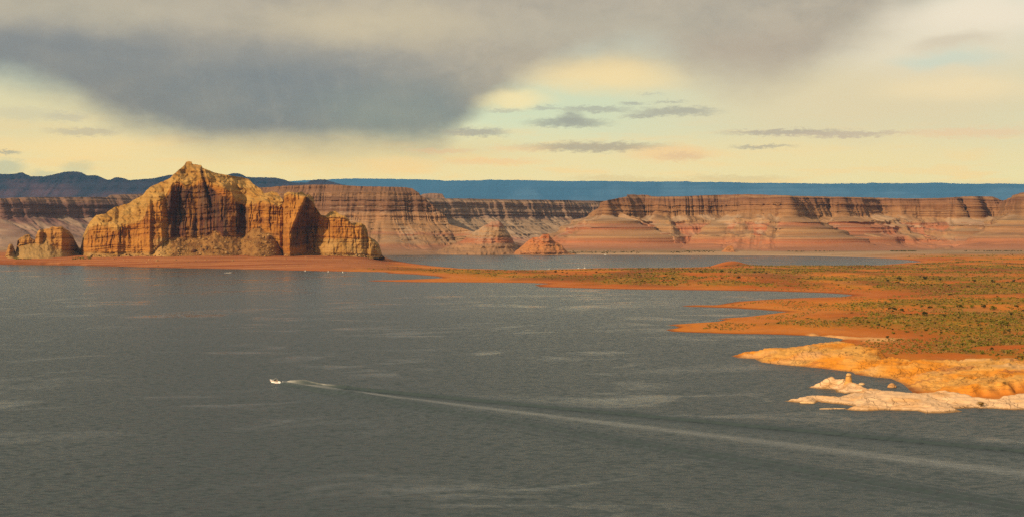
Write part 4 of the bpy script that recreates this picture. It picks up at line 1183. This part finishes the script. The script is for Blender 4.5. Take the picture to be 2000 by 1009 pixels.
# ------------------------------------------------------------------ speedboat
M_white = plain('white_gelcoat', (0.78, 0.76, 0.70), 0.25)
M_cream = plain('cream_vinyl', (0.66, 0.58, 0.44), 0.6)
M_dark = plain('dark_cowling', (0.03, 0.03, 0.035), 0.35)
M_red = plain('red_stripe', (0.45, 0.04, 0.03), 0.4)
M_glass = plain('smoked_glass', (0.10, 0.10, 0.10), 0.08)
M_metal = plain('bright_rail', (0.6, 0.6, 0.6), 0.25, 1.0)
M_skin = plain('skin', (0.52, 0.32, 0.22), 0.6)
M_shirt_r = plain('red_shirt', (0.48, 0.05, 0.03), 0.8)
M_shirt_d = plain('dark_vest', (0.03, 0.025, 0.03), 0.8)
M_hair = plain('brown_hair', (0.07, 0.04, 0.025), 0.7)
M_foam = plain('white_foam', (0.80, 0.80, 0.77), 0.9, 0.0, 0.1, 3.0)


def bm_obj(name, bm, mat, parent, smooth_=False):
    me = bpy.data.meshes.new(name)
    bm.normal_update()
    bm.to_mesh(me); bm.free()
    if smooth_:
        for p_ in me.polygons: p_.use_smooth = True
    me.materials.append(mat)
    o = bpy.data.objects.new(name, me)
    COL.objects.link(o); o.parent = parent
    return o


def box_bm(x0, x1, y0, y1, z0, z1, bev=0.04, bm=None):
    own = bm is None
    b_ = bmesh.new()
    bmesh.ops.create_cube(b_, size=1.0)
    for v in b_.verts:
        v.co = Vector(((x0 + x1) / 2 + v.co.x * (x1 - x0), (y0 + y1) / 2 + v.co.y * (y1 - y0), (z0 + z1) / 2 + v.co.z * (z1 - z0)))
    if bev:
        bmesh.ops.bevel(b_, geom=b_.edges[:], offset=bev, segments=2, affect='EDGES', profile=0.5)
    return b_


def loft(stations, close=False):
    """stations: list of equally long point lists"""
    b_ = bmesh.new()
    rows_ = [[b_.verts.new(p_) for p_ in st] for st in stations]
    for a, c_ in zip(rows_[:-1], rows_[1:]):
        for i in range(len(a) - 1 + (1 if close else 0)):
            j = (i + 1) % len(a)
            b_.faces.new((a[i], a[j], c_[j], c_[i]))
    return b_


def tube_bm(path, r, n=6):
    st = []
    P_ = [Vector(p_) for p_ in path]
    for i, p_ in enumerate(P_):
        d = (P_[min(i + 1, len(P_) - 1)] - P_[max(i - 1, 0)]).normalized()
        q = d.to_track_quat('Z', 'Y')
        st.append([p_ + q @ Vector((r * math.cos(2 * math.pi * k / n), r * math.sin(2 * math.pi * k / n), 0)) for k in range(n)])
    b_ = loft(st, True)
    return b_


def make_boat(name, loc, rz, label, cat, L=7.4, trim=0.055):
    root = thing(name, loc, label, cat, None, rz)
    root.rotation_euler = (0, -trim, rz)
    hl = L / 2
    xs = [-hl, -hl * 0.6, -hl * 0.2, hl * 0.2, hl * 0.5, hl * 0.75, hl * 0.92, hl]
    hb_ = [1.18, 1.26, 1.28, 1.24, 1.05, 0.72, 0.34, 0.03]
    kz = [-0.32, -0.34, -0.36, -0.34, -0.26, -0.06, 0.26, 0.62]
    gz = [0.62, 0.64, 0.68, 0.74, 0.80, 0.86, 0.90, 0.93]
    st = []
    for x, w, k, g_ in zip(xs, hb_, kz, gz):
        half = [(x, w, g_), (x, w * 1.03, g_ - 0.12), (x, w * 0.86, k + (g_ - k) * 0.30), (x, w * 0.45, k + (g_ - k) * 0.12)]
        st.append(half + [(x, 0, k)] + [(a, -b_, c_) for a, b_, c_ in half[::-1]])
    b_ = loft(st)
    b_.faces.new([v for v in b_.verts[:9]])
    bm_obj('hull', b_, M_white, root, False)
    # stripe along each side
    for sgn in (1, -1):
        top_ = [(x, sgn * (w * 1.03 + 0.012), g_ - 0.16) for x, w, g_ in zip(xs[:-1], hb_, gz)]
        bot_ = [(x, sgn * (w * 1.0 + 0.012), g_ - 0.30) for x, w, g_ in zip(xs[:-1], hb_, gz)]
        bm_obj('stripe', loft([top_, bot_]), M_red, root)
    # fore deck, side decks
    dk_ = []
    for x, w, g_ in list(zip(xs, hb_, gz))[3:]:
        dk_.append([(x, w, g_ + 0.003), (x, w * 0.5, g_ + 0.07), (x, 0, g_ + 0.10), (x, -w * 0.5, g_ + 0.07), (x, -w, g_ + 0.003)])
    bm_obj('fore_deck', loft(dk_), M_white, root, True)
    for sgn in (1, -1):
        bm_obj('side_deck', loft([[(x, sgn * w, g_ + 0.003), (x, sgn * (w - 0.22), g_ + 0.02), (x, sgn * (w - 0.24), g_ - 0.45)] for x, w, g_ in list(zip(xs, hb_, gz))[:4]]), M_white, root)
    bm_obj('cockpit_floor', box_bm(-hl + 0.05, hl * 0.2, -1.0, 1.0, 0.10, 0.16, 0.01), M_cream, root)
    bm_obj('dashboard', box_bm(hl * 0.16, hl * 0.24, -0.98, 0.98, 0.30, 0.80, 0.05), M_cream, root)
    ws_ = [[(hl * 0.30, y, 0.78 + 0.06 * (1 - abs(y))), (hl * 0.13, y * 0.94, 1.30)] for y in (-1.02, -0.6, 0, 0.6, 1.02)]
    ws_ = [[(hl * 0.02, -1.16, 0.74), (hl * 0.0, -1.08, 1.20)]] + ws_ + [[(hl * 0.02, 1.16, 0.74), (hl * 0.0, 1.08, 1.20)]]
    w_o = bm_obj('windshield', loft(ws_), M_glass, root)
    bm_obj('windshield_frame', tube_bm([st_[1] for st_ in ws_], 0.035), M_white, w_o)
    for y in (-0.55, 0.55):
        s_o = bm_obj('seat', box_bm(-0.75, -0.2, y - 0.3, y + 0.3, 0.16, 0.52, 0.06), M_cream, root)
        bm_obj('seat_back', box_bm(-0.86, -0.72, y - 0.3, y + 0.3, 0.5, 1.0, 0.05), M_cream, s_o)
    bm_obj('rear_bench', box_bm(-hl + 0.35, -hl + 1.0, -0.95, 0.95, 0.16, 0.56, 0.07), M_cream, root)
    bm_obj('engine_cover', box_bm(-hl - 0.05, -hl + 0.36, -0.8, 0.8, 0.30, 0.78, 0.07), M_cream, root)
    out_ = bm_obj('outboard_motor', box_bm(-hl - 0.62, -hl - 0.08, -0.24, 0.24, 0.55, 1.12, 0.09), M_dark, root, True)
    bm_obj('motor_leg', box_bm(-hl - 0.42, -hl - 0.22, -0.08, 0.08, -0.55, 0.6, 0.02), M_dark, out_)
    bm_obj('bow_rail', tube_bm([(hl * 0.40, 1.0, 0.80), (hl * 0.45, 0.98, 1.05), (hl * 0.75, 0.66, 1.12), (hl * 0.94, 0.0, 1.18), (hl * 0.75, -0.66, 1.12), (hl * 0.45, -0.98, 1.05), (hl * 0.40, -1.0, 0.80)], 0.022), M_metal, root)
    bm_obj('tower_frame', tube_bm([(-0.1, 1.2, 0.7), (-0.45, 1.12, 1.5), (-0.6, 0.9, 1.95), (-0.62, 0.0, 2.05), (-0.6, -0.9, 1.95), (-0.45, -1.12, 1.5), (-0.1, -1.2, 0.7)], 0.05), M_white, root)
    return root


def skin_body(name, pts_, edges_, radii, mat, parent=None):
    me = bpy.data.meshes.new(name)
    me.from_pydata(pts_, edges_, [])
    ob = bpy.data.objects.new(name, me)
    COL.objects.link(ob)
    sm_ = ob.modifiers.new('skin', 'SKIN')
    sm_.use_smooth_shade = True
    for i, r_ in enumerate(radii):
        me.skin_vertices[0].data[i].radius = (r_, r_)
    me.skin_vertices[0].data[0].use_root = True
    sb = ob.modifiers.new('sub', 'SUBSURF'); sb.levels = 1; sb.render_levels = 1
    dg = bpy.context.evaluated_depsgraph_get()
    m2 = bpy.data.meshes.new_from_object(ob.evaluated_get(dg))
    bpy.data.objects.remove(ob)
    m2.name = name
    o = bpy.data.objects.new(name, m2)
    COL.objects.link(o); o.parent = parent
    m2.materials.clear(); m2.materials.append(mat)
    return o


def seated_person(loc, rz, shirt, label):
    """sits on a seat 0.52 m above the floor frame given by loc; faces +x"""
    root = thing('person', loc, label, 'person', None, rz)
    pt = [(0, 0, 0.12), (0.0, 0, 0.34), (0.03, 0, 0.56), (0.05, 0, 0.70), (0.09, 0, 0.86), (0.07, 0, 0.95)]
    ed = [(0, 1), (1, 2), (2, 3), (3, 4), (4, 5)]
    ra = [0.16, 0.15, 0.17, 0.07, 0.105, 0.07]
    for sgn in (1, -1):
        n = len(pt)
        pt += [(0.04, sgn * 0.2, 0.55), (0.14, sgn * 0.27, 0.30), (0.40, sgn * 0.18, 0.34), (0.48, sgn * 0.17, 0.36)]
        ra += [0.07, 0.05, 0.038, 0.04]
        ed += [(2, n), (n, n + 1), (n + 1, n + 2), (n + 2, n + 3)]
        n = len(pt)
        pt += [(0.06, sgn * 0.11, 0.10), (0.46, sgn * 0.16, 0.12), (0.50, sgn * 0.16, -0.30), (0.62, sgn * 0.16, -0.34)]
        ra += [0.09, 0.065, 0.045, 0.04]
        ed += [(0, n), (n, n + 1), (n + 1, n + 2), (n + 2, n + 3)]
    body_ = skin_body('body', pt, ed, ra, M_skin, root)
    me = body_.data
    me.materials.append(shirt); me.materials.append(M_shirt_d)
    for p_ in me.polygons:
        c_ = p_.center
        if 0.18 < c_.z < 0.66 and c_.x < 0.22: p_.material_index = 1
        elif c_.z <= 0.2 and c_.x < 0.44: p_.material_index = 2
    b_ = bmesh.new()
    bmesh.ops.create_uvsphere(b_, u_segments=10, v_segments=8, radius=0.125)
    bmesh.ops.delete(b_, geom=[v for v in b_.verts if v.co.z < -0.03 and v.co.x > -0.02], context='VERTS')
    for v in b_.verts: v.co = v.co * 1.0 + Vector((0.06, 0, 0.90))
    bm_obj('hair', b_, M_hair, root, True)
    b_ = box_bm(0.185, 0.215, -0.012, 0.012, 0.855, 0.885, 0.006)
    bm_obj('nose', b_, M_skin, root)
    return root


bow = Vector((*W(527, 745), 0.0))
axis = Vector((161 + 118, 443 - 708, 0)).normalized()          # points from the boat along its wake
heading = math.atan2(-axis.y, -axis.x)
bl = bow + axis * 4.5
boat = make_boat('speedboat', (bl.x, bl.y, 0.12), heading, 'white speedboat racing across the open lake with two people aboard', 'speedboat', 8.8)
q = Matrix.Translation((bl.x, bl.y, 0.12)) @ Matrix.Rotation(heading, 4, 'Z') @ Matrix.Rotation(-0.055, 4, 'Y')
w1 = q @ Vector((-0.46, -0.55, 0.42)); w2 = q @ Vector((-0.46, 0.55, 0.42))
seated_person(w1, heading, M_shirt_r, 'person in a red top seated at the near side of the speedboat cockpit')
seated_person(w2, heading, M_shirt_d, 'person in a dark top seated at the far side of the speedboat cockpit')

# wake: real waves spreading in a narrow V behind the boat
stern = bl + axis * 4.4
side = Vector((-axis.y, axis.x, 0))                              # away from the viewpoint
if side.y < 0: side = -side
ns, nw = 300, 420
S_ = np.linspace(0, 1, ns) ** 1.25 * 620
Wn = np.linspace(-1, 1, nw)
SS = np.repeat(S_[:, None], nw, 1)
half = 0.135 * SS + 5 + 9 * sstep(SS, 10, 120)
WW = Wn[None, :] * half
arm_f = 0.114 * SS + 1.0                                         # far arm
arm_n = 0.130 * SS + 1.0
H = np.zeros_like(SS); B = np.zeros_like(SS)
jig = fbm(SS / 40, 1.0, 2.0, 3) * 0.6
for arm, sg, lam, a0, n_b_, n_f_ in ((arm_f, 1, 3.8, 0.85, 0.42, 0.5), (arm_f + 4.5, 1, 3.6, 0.22, 0.6, 3.0), (arm_n, -1, 6.2, 0.75, 1.7, 1.3)):
    d = WW * sg - arm - jig
    env = np.exp(-np.where(d > 0, (d / (lam * n_f_)) ** 2, (d / (lam * n_b_)) ** 2))
    A0 = a0 * (0.55 + 0.45 * np.exp(-SS / 90)) * sstep(SS, 0, 6)
    H += A0 * env * np.cos(2 * np.pi * d / lam)
    B += A0 * env
core = 1.2 + 0.0145 * SS
cen = np.exp(-np.abs(WW / core) ** 2.4)
H += 0.10 * cen * fbm(SS / 1.2, WW / 1.2, 5.0, 3)
B += 0.12 * cen
fade = sstep(1 - np.abs(Wn)[None, :], 0.0, 0.08) * sstep(620 - SS, 0, 60)
Zw = 0.012 + (H + B) * fade
wp = np.array(stern)[None, None, :] + np.array(axis)[None, None, :] * SS[..., None] + np.array(side)[None, None, :] * WW[..., None]
wp[..., 2] = Zw
pat = 0.40 + 0.60 * np.clip(fbm(SS / 40, WW / 1.3, 7.0, 4) + 0.25 * fbm(SS / 6, WW / 2, 3.0, 3) + 0.45, 0, 1)
calm_a = np.clip(cen * 1.0 * pat, 0, 1) * fade
inner = np.clip(1 - np.abs(WW) / np.maximum(arm_f, 1), 0, 1) * 0.10
foam_a = cen * (0.85 * np.exp(-SS / 9) + 0.16 * np.exp(-SS / 600)) * (0.6 + 0.4 * pat) * fade
for arm, sg in ((arm_f, 1), (arm_n, -1)):
    d = WW * sg - arm - jig
    foam_a += np.exp(-(d / 0.7) ** 2) * (0.9 * np.exp(-SS / 8) + (0.55 * np.exp(-((SS - 27) / 7) ** 2) if sg > 0 else 0)) * np.clip(fbm(SS / 3, WW, 9.0, 3) + 0.75, 0, 1)
o = link_mesh('wake', wp.reshape(-1, 3), grid_faces(ns, nw), M_water, None, True)
a = o.data.color_attributes.new('wk', 'FLOAT_COLOR', 'POINT')
cbuf = np.ones((ns * nw, 4), np.float32)
cbuf[:, 0] = np.clip(calm_a + inner * fade, 0, 1).ravel(); cbuf[:, 1] = np.clip(foam_a, 0, 0.95).ravel(); cbuf[:, 2] = 0
a.data.foreach_set('color', cbuf.ravel())
tag(o, 'long narrow V shaped wake spreading behind the white speedboat', 'wake', kind='stuff')
# spray thrown up at the bow and the two rolls of foam behind the transom
def foam_roll(path, w0, w1_, h0, seed):
    P_ = [Vector(p_) for p_ in path]
    n = len(P_); v, f = [], []
    m_ = 9
    for i, p_ in enumerate(P_):
        t = i / (n - 1)
        d = (P_[min(i + 1, n - 1)] - P_[max(i - 1, 0)]).normalized()
        sd_ = Vector((-d.y, d.x, 0))
        w = (w0 + (w1_ - w0) * t) * (1 + 0.35 * float(perlin(i * 0.7, seed, 0)))
        for k in range(m_):
            a_ = math.pi * k / (m_ - 1)
            hh = h0 * (1 - t * 0.7) * math.sin(a_) * (1 + 0.6 * float(perlin(i * 0.9, k * 0.8, seed)))
            c_ = p_ + sd_ * (w * math.cos(a_) * (1 + 0.3 * float(perlin(i * 1.1, k * 0.5, seed + 4))))
            v.append((c_.x, c_.y, 0.05 + hh))
    for i in range(n - 1):
        for k in range(m_ - 1):
            f.append((i * m_ + k, i * m_ + k + 1, (i + 1) * m_ + k + 1, (i + 1) * m_ + k))
    return v, f


def at(s_, w_): return stern + axis * s_ + side * w_
vs, fs = [], []
for path, w0, w1_, h0, sd_ in (([at(-0.2 + 0.9 * i, 0.9 + 0.11 * i) for i in range(18)], 0.55, 0.35, 0.75, 1.0),
                               ([at(-0.2 + 0.7 * i, -0.8 - 0.17 * i) for i in range(14)], 0.5, 0.45, 0.7, 2.0),
                               ([at(-5.4 + 0.5 * i, 1.15 + 0.02 * i) for i in range(12)], 0.2, 0.5, 0.45, 3.0),
                               ([at(-5.8 + 0.5 * i, -1.15 - 0.03 * i) for i in range(13)], 0.25, 0.6, 0.5, 4.0),
                               ([at(0.0 + 0.5 * i, 0.0) for i in range(8)], 0.7, 0.5, 0.4, 5.0)):
    v, f = foam_roll(path, w0, w1_, h0, sd_)
    n = len(vs); vs += v; fs += [tuple(i + n for i in q_) for q_ in f]
fo = link_mesh('foam', vs, fs, M_foam, o, True)
tag(fo, kind='stuff')

# ------------------------------------------------------------------ small craft and buoys far off
def small_boat(px, py, w_px, label, rz=0.0, cabin=True, mast=0.0, group=None):
    x, y = W(px, py)
    z = max(0.0, float(ground_z(x, y)))
    L = w_px * y / F
    root = thing('moored_boat', (x, y, z), label, 'boat', group, rz)
    xs = [-L / 2, -L / 4, 0, L / 4, L * 0.42, L / 2]; wb = [0.30, 0.33, 0.34, 0.30, 0.16, 0.02]
    st = [[(a, b_ * L * 0.5, L * 0.15), (a, b_ * L * 0.4, 0), (a, 0, -L * 0.04), (a, -b_ * L * 0.4, 0), (a, -b_ * L * 0.5, L * 0.15)] for a, b_ in zip(xs, wb)]
    bm_obj('hull', loft(st), M_white, root)
    bm_obj('deck', loft([[(a, b_ * L * 0.49, L * 0.145), (a, 0, L * 0.16), (a, -b_ * L * 0.49, L * 0.145)] for a, b_ in zip(xs, wb)]), M_cream, root)
    if cabin:
        bm_obj('cabin', box_bm(-L * 0.3, L * 0.2, -L * 0.12, L * 0.12, L * 0.14, L * 0.36, L * 0.02), M_white, root)
        bm_obj('cabin_window', box_bm(-L * 0.22, L * 0.14, -L * 0.125, L * 0.125, L * 0.24, L * 0.31, 0), M_dark, root)
    if mast:
        bm_obj('mast', tube_bm([(0, 0, L * 0.3), (0, 0, mast)], 0.12), M_white, root)
        bm_obj('sail_cover', tube_bm([(0, 0, L * 0.42), (-L * 0.4, 0, L * 0.40)], 0.3), M_dark, root)
    return root


small_boat(1072, 525.0, 4.5, 'tiny white boat lying low behind the green end of the red spit', 0.1, False)
small_boat(1130, 523.6, 4.0, 'tiny white cabin boat left of the boat with a mast', 0.2)
small_boat(1142, 523.2, 4.0, 'tiny white boat with a mast moored behind the red spit', -0.2, True, 9.0)
small_boat(1182, 497.8, 4.2, 'tiny white cabin boat close under the far shore', 0.0)
x, y = W(450, 532.5)
make_boat('motorboat', (x, y, 0.05), 0.15, 'tiny white motorboat running below the great butte', 'boat', 6.0, 0.03)
v, f = foam_roll([(x - 3.2 - 0.9 * i, y - 0.14 * i, 0) for i in range(10)], 0.5, 0.9, 0.4, 6.0)
fo = link_mesh('boat_foam', v, f, M_foam, None, True)
tag(fo, 'short white foam trail behind the tiny motorboat', 'foam', kind='stuff')
for px, py, side_ in ((596, 529.4, 'left'), (641, 530.6, 'middle'), (669.5, 531.6, 'right')):
    x, y = W(px, py)
    root = thing('buoy', (x, y, 0), '%s one of three pale buoys off the red beach' % {'left': 'leftmost', 'middle': 'middle', 'right': 'rightmost'}[side_], 'buoy', 'buoys off the red beach')
    lathe = [(0.0, -0.3), (0.9, -0.2), (1.0, 0.3), (0.85, 0.8), (0.35, 1.2), (0.28, 2.0), (0.0, 2.05)]
    nn = 12
    v = [(r_ * math.cos(6.2832 * i / nn), r_ * math.sin(6.2832 * i / nn), z_) for r_, z_ in lathe for i in range(nn)]
    f = [(j * nn + i, j * nn + (i + 1) % nn, (j + 1) * nn + (i + 1) % nn, (j + 1) * nn + i) for j in range(len(lathe) - 1) for i in range(nn)]
    link_mesh('float', v, f, M_white, root, True)
    bm_obj('top_mark', tube_bm([(0, 0, 2.0), (0, 0, 2.6)], 0.2), M_cream, root)

# ------------------------------------------------------------------ shrubs
def leaf_mat(name, a, b_):
    m = bpy.data.materials.new(name)
    m.use_nodes = True
    nt = m.node_tree
    E.nt = nt
    bs = nt.nodes['Principled BSDF']
    pos_ = nt.nodes.new('ShaderNodeNewGeometry').outputs['Position']
    nt.links.new(mix(smooth(noise(pos_, 1.3, 3), 0.35, 0.65), a, b_), bs.inputs['Base Color'])
    bs.inputs['Roughness'].default_value = 0.8
    bs.inputs['Specular IOR Level'].default_value = 0.2
    return m


LM = {'dark': leaf_mat('dark_leaves', (0.035, 0.036, 0.008), (0.075, 0.062, 0.012)),
      'olive': leaf_mat('olive_leaves', (0.11, 0.105, 0.010), (0.19, 0.155, 0.018)),
      'dry': leaf_mat('dry_twigs', (0.19, 0.11, 0.03), (0.29, 0.17, 0.05))}
M_stem = plain('grey_brown_stem', (0.12, 0.08, 0.05), 0.9)


def shrub_mesh(kind_, seed, nl=130):
    rr = random.Random(seed)
    v, f, mi = [], [], []
    cl = [(rr.uniform(-0.32, 0.32), rr.uniform(-0.32, 0.32), rr.uniform(0.20, 0.50), rr.uniform(0.14, 0.26)) for _ in range(7)]
    for _ in range(nl):
        cx, cy, cz_, r_ = rr.choice(cl)
        d = Vector((rr.gauss(0, 1), rr.gauss(0, 1), rr.gauss(0, 1))).normalized() * r_ * rr.uniform(0.55, 1.05)
        c_ = Vector((cx, cy, max(0.04, cz_ + d.z * 0.85))) + Vector((d.x, d.y, 0))
        u_ = Vector((rr.gauss(0, 1), rr.gauss(0, 1), rr.gauss(0, .7))).normalized()
        w_ = u_.cross(Vector((rr.gauss(0, 1), rr.gauss(0, 1), rr.gauss(0, 1)))).normalized()
        s_ = rr.uniform(0.05, 0.10)
        n = len(v)
        v += [tuple(c_ + u_ * s_ * 1.3), tuple(c_ + w_ * s_), tuple(c_ - u_ * s_ * 1.3), tuple(c_ - w_ * s_)]
        f.append((n, n + 1, n + 2, n + 3)); mi.append(0)
    for cx, cy, cz_, r_ in cl:
        n = len(v)
        s_ = 0.018
        v += [(-s_, 0, -0.05), (s_, -s_, -0.05), (0, s_, -0.05), (cx, cy, cz_)]
        f += [(n, n + 1, n + 3, n + 3), (n + 1, n + 2, n + 3, n + 3), (n + 2, n, n + 3, n + 3)]
        mi += [1, 1, 1]
    me = bpy.data.meshes.new('shrub')
    me.from_pydata(v, [], [q_ if q_[2] != q_[3] else q_[:3] for q_ in f])
    me.materials.append(LM[kind_]); me.materials.append(M_stem)
    me.polygons.foreach_set('material_index', mi)
    me.update()
    return me


SM = {k: [shrub_mesh(k, 10 * i + j) for j in range(4)] for i, k in enumerate(LM)}


def shrub(px, py, w_px, kind_, label, group=None, hk=1.0, name='shrub'):
    p = on_ground(px, py)
    if p.z < 0.05: return None
    o = bpy.data.objects.new(name, random.choice(SM[kind_]))
    COL.objects.link(o)
    w = w_px * p.y / F
    o.location = p
    o.scale = (w * random.uniform(0.9, 1.1), w * random.uniform(0.9, 1.1), w * hk * random.uniform(0.75, 1.0))
    o.rotation_euler = (0, 0, random.uniform(0, 6.28))
    return tag(o, label, 'shrub', group)


named = [(1743, 606, 15, 'dark', 'broad dark shrub at the left end of the middle green belt'), (1762, 608, 11, 'dark', 'dark shrub just right of the broad dark shrub on the green belt'),
         (1805, 616, 15, 'dark', 'long low dark shrub on the orange sand strip below the green belt'), (1757, 548, 13, 'dark', 'large dark bush with a yellow patch beside it on the far orange flat'),
         (1733, 550, 8, 'dark', 'small dark bush left of the large bush on the far orange flat'), (1807, 545, 12, 'dark', 'flat dark bush on the crest right of the large far bush'),
         (1845, 618, 9, 'dark', 'round dark shrub alone on the orange sand strip'), (1778, 616, 7, 'dark', 'small upright dark shrub at the start of the sand strip'),
         (1856, 577, 8, 'dark', 'lone dark shrub on the edge of the pale green belt'), (172, 500.5, 12, 'dark', 'dark bush at the foot of the left cliff beside the grass patch'),
         (156, 498.5, 8, 'dark', 'dark bush in the gap between the outcrop and the butte'), (196, 503, 7, 'dark', 'small black green bush on the beach under the left cliff'),
         (1915, 796, 15, 'dry', 'dry straw coloured bush growing at the waterline of the pale rock'), (1962, 752, 8, 'dry', 'thin dead shrub standing on the orange slickrock'),
         (1744, 652, 10, 'olive', 'straggly olive shrub by the pale ledge above the bay'), (1940, 605, 16, 'olive', 'wide olive brown shrub thicket near the right edge'),
         (1960, 636, 22, 'olive', 'wide dark olive thicket on the sand slope near the right edge')]
for px, py, w, k, lab in named:
    shrub(px, py, w, k, lab)
far_list = [(1753, 553, 8), (1823, 546, 6), (1836, 547, 8), (1863, 545, 5), (1902, 550, 8), (1940, 552, 10), (1968, 552, 5), (1980, 550, 8), (1992, 555, 4), (1804, 558, 5), (1818, 558, 7), (1854, 559, 7), (1879, 562, 4), (1891, 561, 7),
            (1228, 538, 6), (1246, 538, 4), (1348, 532, 5), (1369, 532, 7), (1408, 532, 8), (1425, 533, 6), (1437, 534, 7), (1473, 534, 7), (1483, 533, 7), (1497, 535, 6), (1411, 544, 6), (1441, 544, 10), (1477, 543, 5), (1488, 542, 4), (1297, 542, 5), (1314, 545, 6), (1304, 547, 5), (1260, 551, 5),
            (1084, 532, 7), (1098, 533, 5), (1107, 534, 5), (1125, 535, 4), (1165, 533, 6), (1190, 540, 4)]
for px, py, w in far_list:
    shrub(px, py, w, 'dark', 'dark green desert shrub dotted over the far orange flats', 'shrubs on the far orange flats')
mid_list = [(1800, 599, 8), (1817, 602, 10), (1845, 603, 12), (1874, 600, 12), (1899, 601, 12), (1920, 601, 12), (1790, 615, 8), (1872, 621, 7), (1903, 621, 8), (1987, 601, 10), (1733, 661, 8), (1755, 664, 6), (1770, 649, 8), (1800, 656, 6), (1811, 670, 6), (1838, 651, 5), (1850, 659, 4), (1864, 675, 6), (1886, 683, 7), (1898, 669, 10), (1913, 671, 10), (1930, 675, 10), (1938, 683, 7), (1920, 691, 12), (1946, 695, 6), (1968, 690, 10), (1780, 684, 6), (1970, 648, 9), (1975, 615, 9), (1715, 637, 8), (1703, 639, 6)]
for px, py, w in mid_list:
    kd = random.choice(['dark', 'olive', 'olive'])
    shrub(px, py, w, kd, 'medium %s shrub %s' % ('dark green' if kd == 'dark' else 'olive', 'in the green belt right of the sand strip' if py < 630 else 'on the red ground just above the slickrock'), 'shrubs above the slickrock')
n_ = 0
rr = random.Random(4)
while n_ < 185:
    px = rr.uniform(1060, 2030); py = rr.choice([rr.uniform(514, 560), rr.uniform(560, 690)])
    lo = 525 if px < 1200 else (520 if px < 1500 else 515)
    if py < lo or (py > 560 and px < 1650): continue
    p = on_ground(px, py)
    if p.z < 2.0: continue
    kd = rr.choice(['dark', 'olive', 'olive', 'dry'])
    wd = {'dark': 'dark green', 'olive': 'olive green', 'dry': 'dry brown'}[kd]
    where = ('on the far crest beside the back lake arm' if py < 525 else 'on the orange flats beyond the far bay' if py < 572 else 'in the green belt between the bays' if py < 610 else 'on the red slope above the slickrock')
    if shrub(px, py, rr.uniform(2.6, 5.5) * (1.35 if py > 600 else 1), kd, 'small %s shrub scattered %s' % (wd, where),
             'small shrubs on the orange flats' if py < 610 else 'tufts on the red slope'):
        n_ += 1

# ground cover too dense to count
def tufts(name, n, ok, kinds, seed, wr=(0.5, 1.5), hr=(0.35, 0.9)):
    rr = np.random.default_rng(seed)
    vs, fs, mi, k = [], [], [], 0
    tries = 0
    while k < n and tries < n * 60:
        tries += 1
        q_ = ok(rr)
        if q_ is None: continue
        x, y, z, kd, sc_ = q_
        w, hh = rr.uniform(*wr) * sc_, rr.uniform(*hr) * sc_
        for _ in range(5):
            a_ = rr.uniform(0, 3.14)
            ox, oy = rr.normal(0, w * 0.3, 2)
            dx_, dy_ = math.cos(a_) * w * 0.45, math.sin(a_) * w * 0.45
            n0 = len(vs)
            le = rr.normal(0, 0.2 * w, 2)
            vs += [(x + ox - dx_, y + oy - dy_, z - 0.05), (x + ox + dx_, y + oy + dy_, z - 0.05), (x + ox + dx_ * 0.7 + le[0], y + oy + dy_ * 0.7 + le[1], z + hh * rr.uniform(.6, 1)), (x + ox - dx_ * 0.5 + le[0], y + oy - dy_ * 0.5 + le[1], z + hh)]
            fs.append((n0, n0 + 1, n0 + 2, n0 + 3)); mi.append(kinds.index(kd))
        k += 1
    o = link_mesh(name, vs, fs)
    for kd in kinds: o.data.materials.append(LM[kd])
    o.data.polygons.foreach_set('material_index', np.array(mi, np.int32))
    tag(o, kind='stuff')
    return o


VJ, VI = np.where((VEG > 0.30) & (GZ > 1.2))
wgt = VEG[VJ, VI] * np.clip(GY[VJ, VI] / 1500, 0.4, 2)
wgt /= wgt.sum()


def ok_veg(rr):
    k = rr.choice(len(VJ), p=wgt) if False else VPICK[int(rr.integers(len(VPICK)))]
    j, i = VJ[k], VI[k]
    y = rows[j] + rr.uniform(-.5, .5) * (rows[min(j + 1, NR - 1)] - rows[j]); x = y * (U[i] + rr.uniform(-.5, .5) * 0.001)
    kd = ['olive', 'dry', 'olive', 'dark'][int(rr.integers(4))]
    return x, y, float(ground_z(x, y)), kd, 0.8 + y / 2600


VPICK = np.random.default_rng(2).choice(len(VJ), 30000, p=wgt)
tufts('scrub', 11000, ok_veg, ['olive', 'dry', 'dark'], 8)


def ok_any(rr):
    px = rr.uniform(1230, 2040); py = rr.uniform(522, 690)
    p = W(px, py, 3)
    z = float(ground_z(*p))
    if z < 0.9: return None
    j = int(np.interp(p[1], rows, np.arange(NR))); i = int(np.interp(p[0] / p[1], U, np.arange(NC)))
    if ZONE[j, i]: return None
    if perlin(p[0] / 60, p[1] / 120, 3.0) < -0.05: return None
    return p[0], p[1], z, ['dry', 'dry', 'olive'][int(rr.integers(3))], 0.6 + p[1] / 3000


tufts('dry_grass', 7000, ok_any, ['olive', 'dry'], 9, (0.5, 1.4), (0.4, 1.0))


def ok_far(rr):
    a_, b_, yy = [(1310, 1400, 488.5), (1880, 2010, 497.5), (1110, 1250, 492), (745, 800, 489.5), (1540, 1640, 494), (1740, 1790, 494.5), (820, 960, 490)][int(rr.integers(7))]
    px = rr.uniform(a_, b_)
    y = 4480 + rr.uniform(0, 160)
    x = (px - 1000) / F * y
    return x, y, float(ground_z(x, y)), 'dark', 3.2


tufts('far_shore_scrub', 420, ok_far, ['dark'], 10)


def ok_grass(rr):
    px = rr.choice([rr.uniform(140, 178), rr.uniform(28, 60)]); py = rr.uniform(503, 507)
    p = on_ground(px, py)
    return (p.x, p.y, p.z, 'olive', 2.2) if p.z > 0.3 else None


tufts('beach_grass', 130, ok_grass, ['olive'], 12)
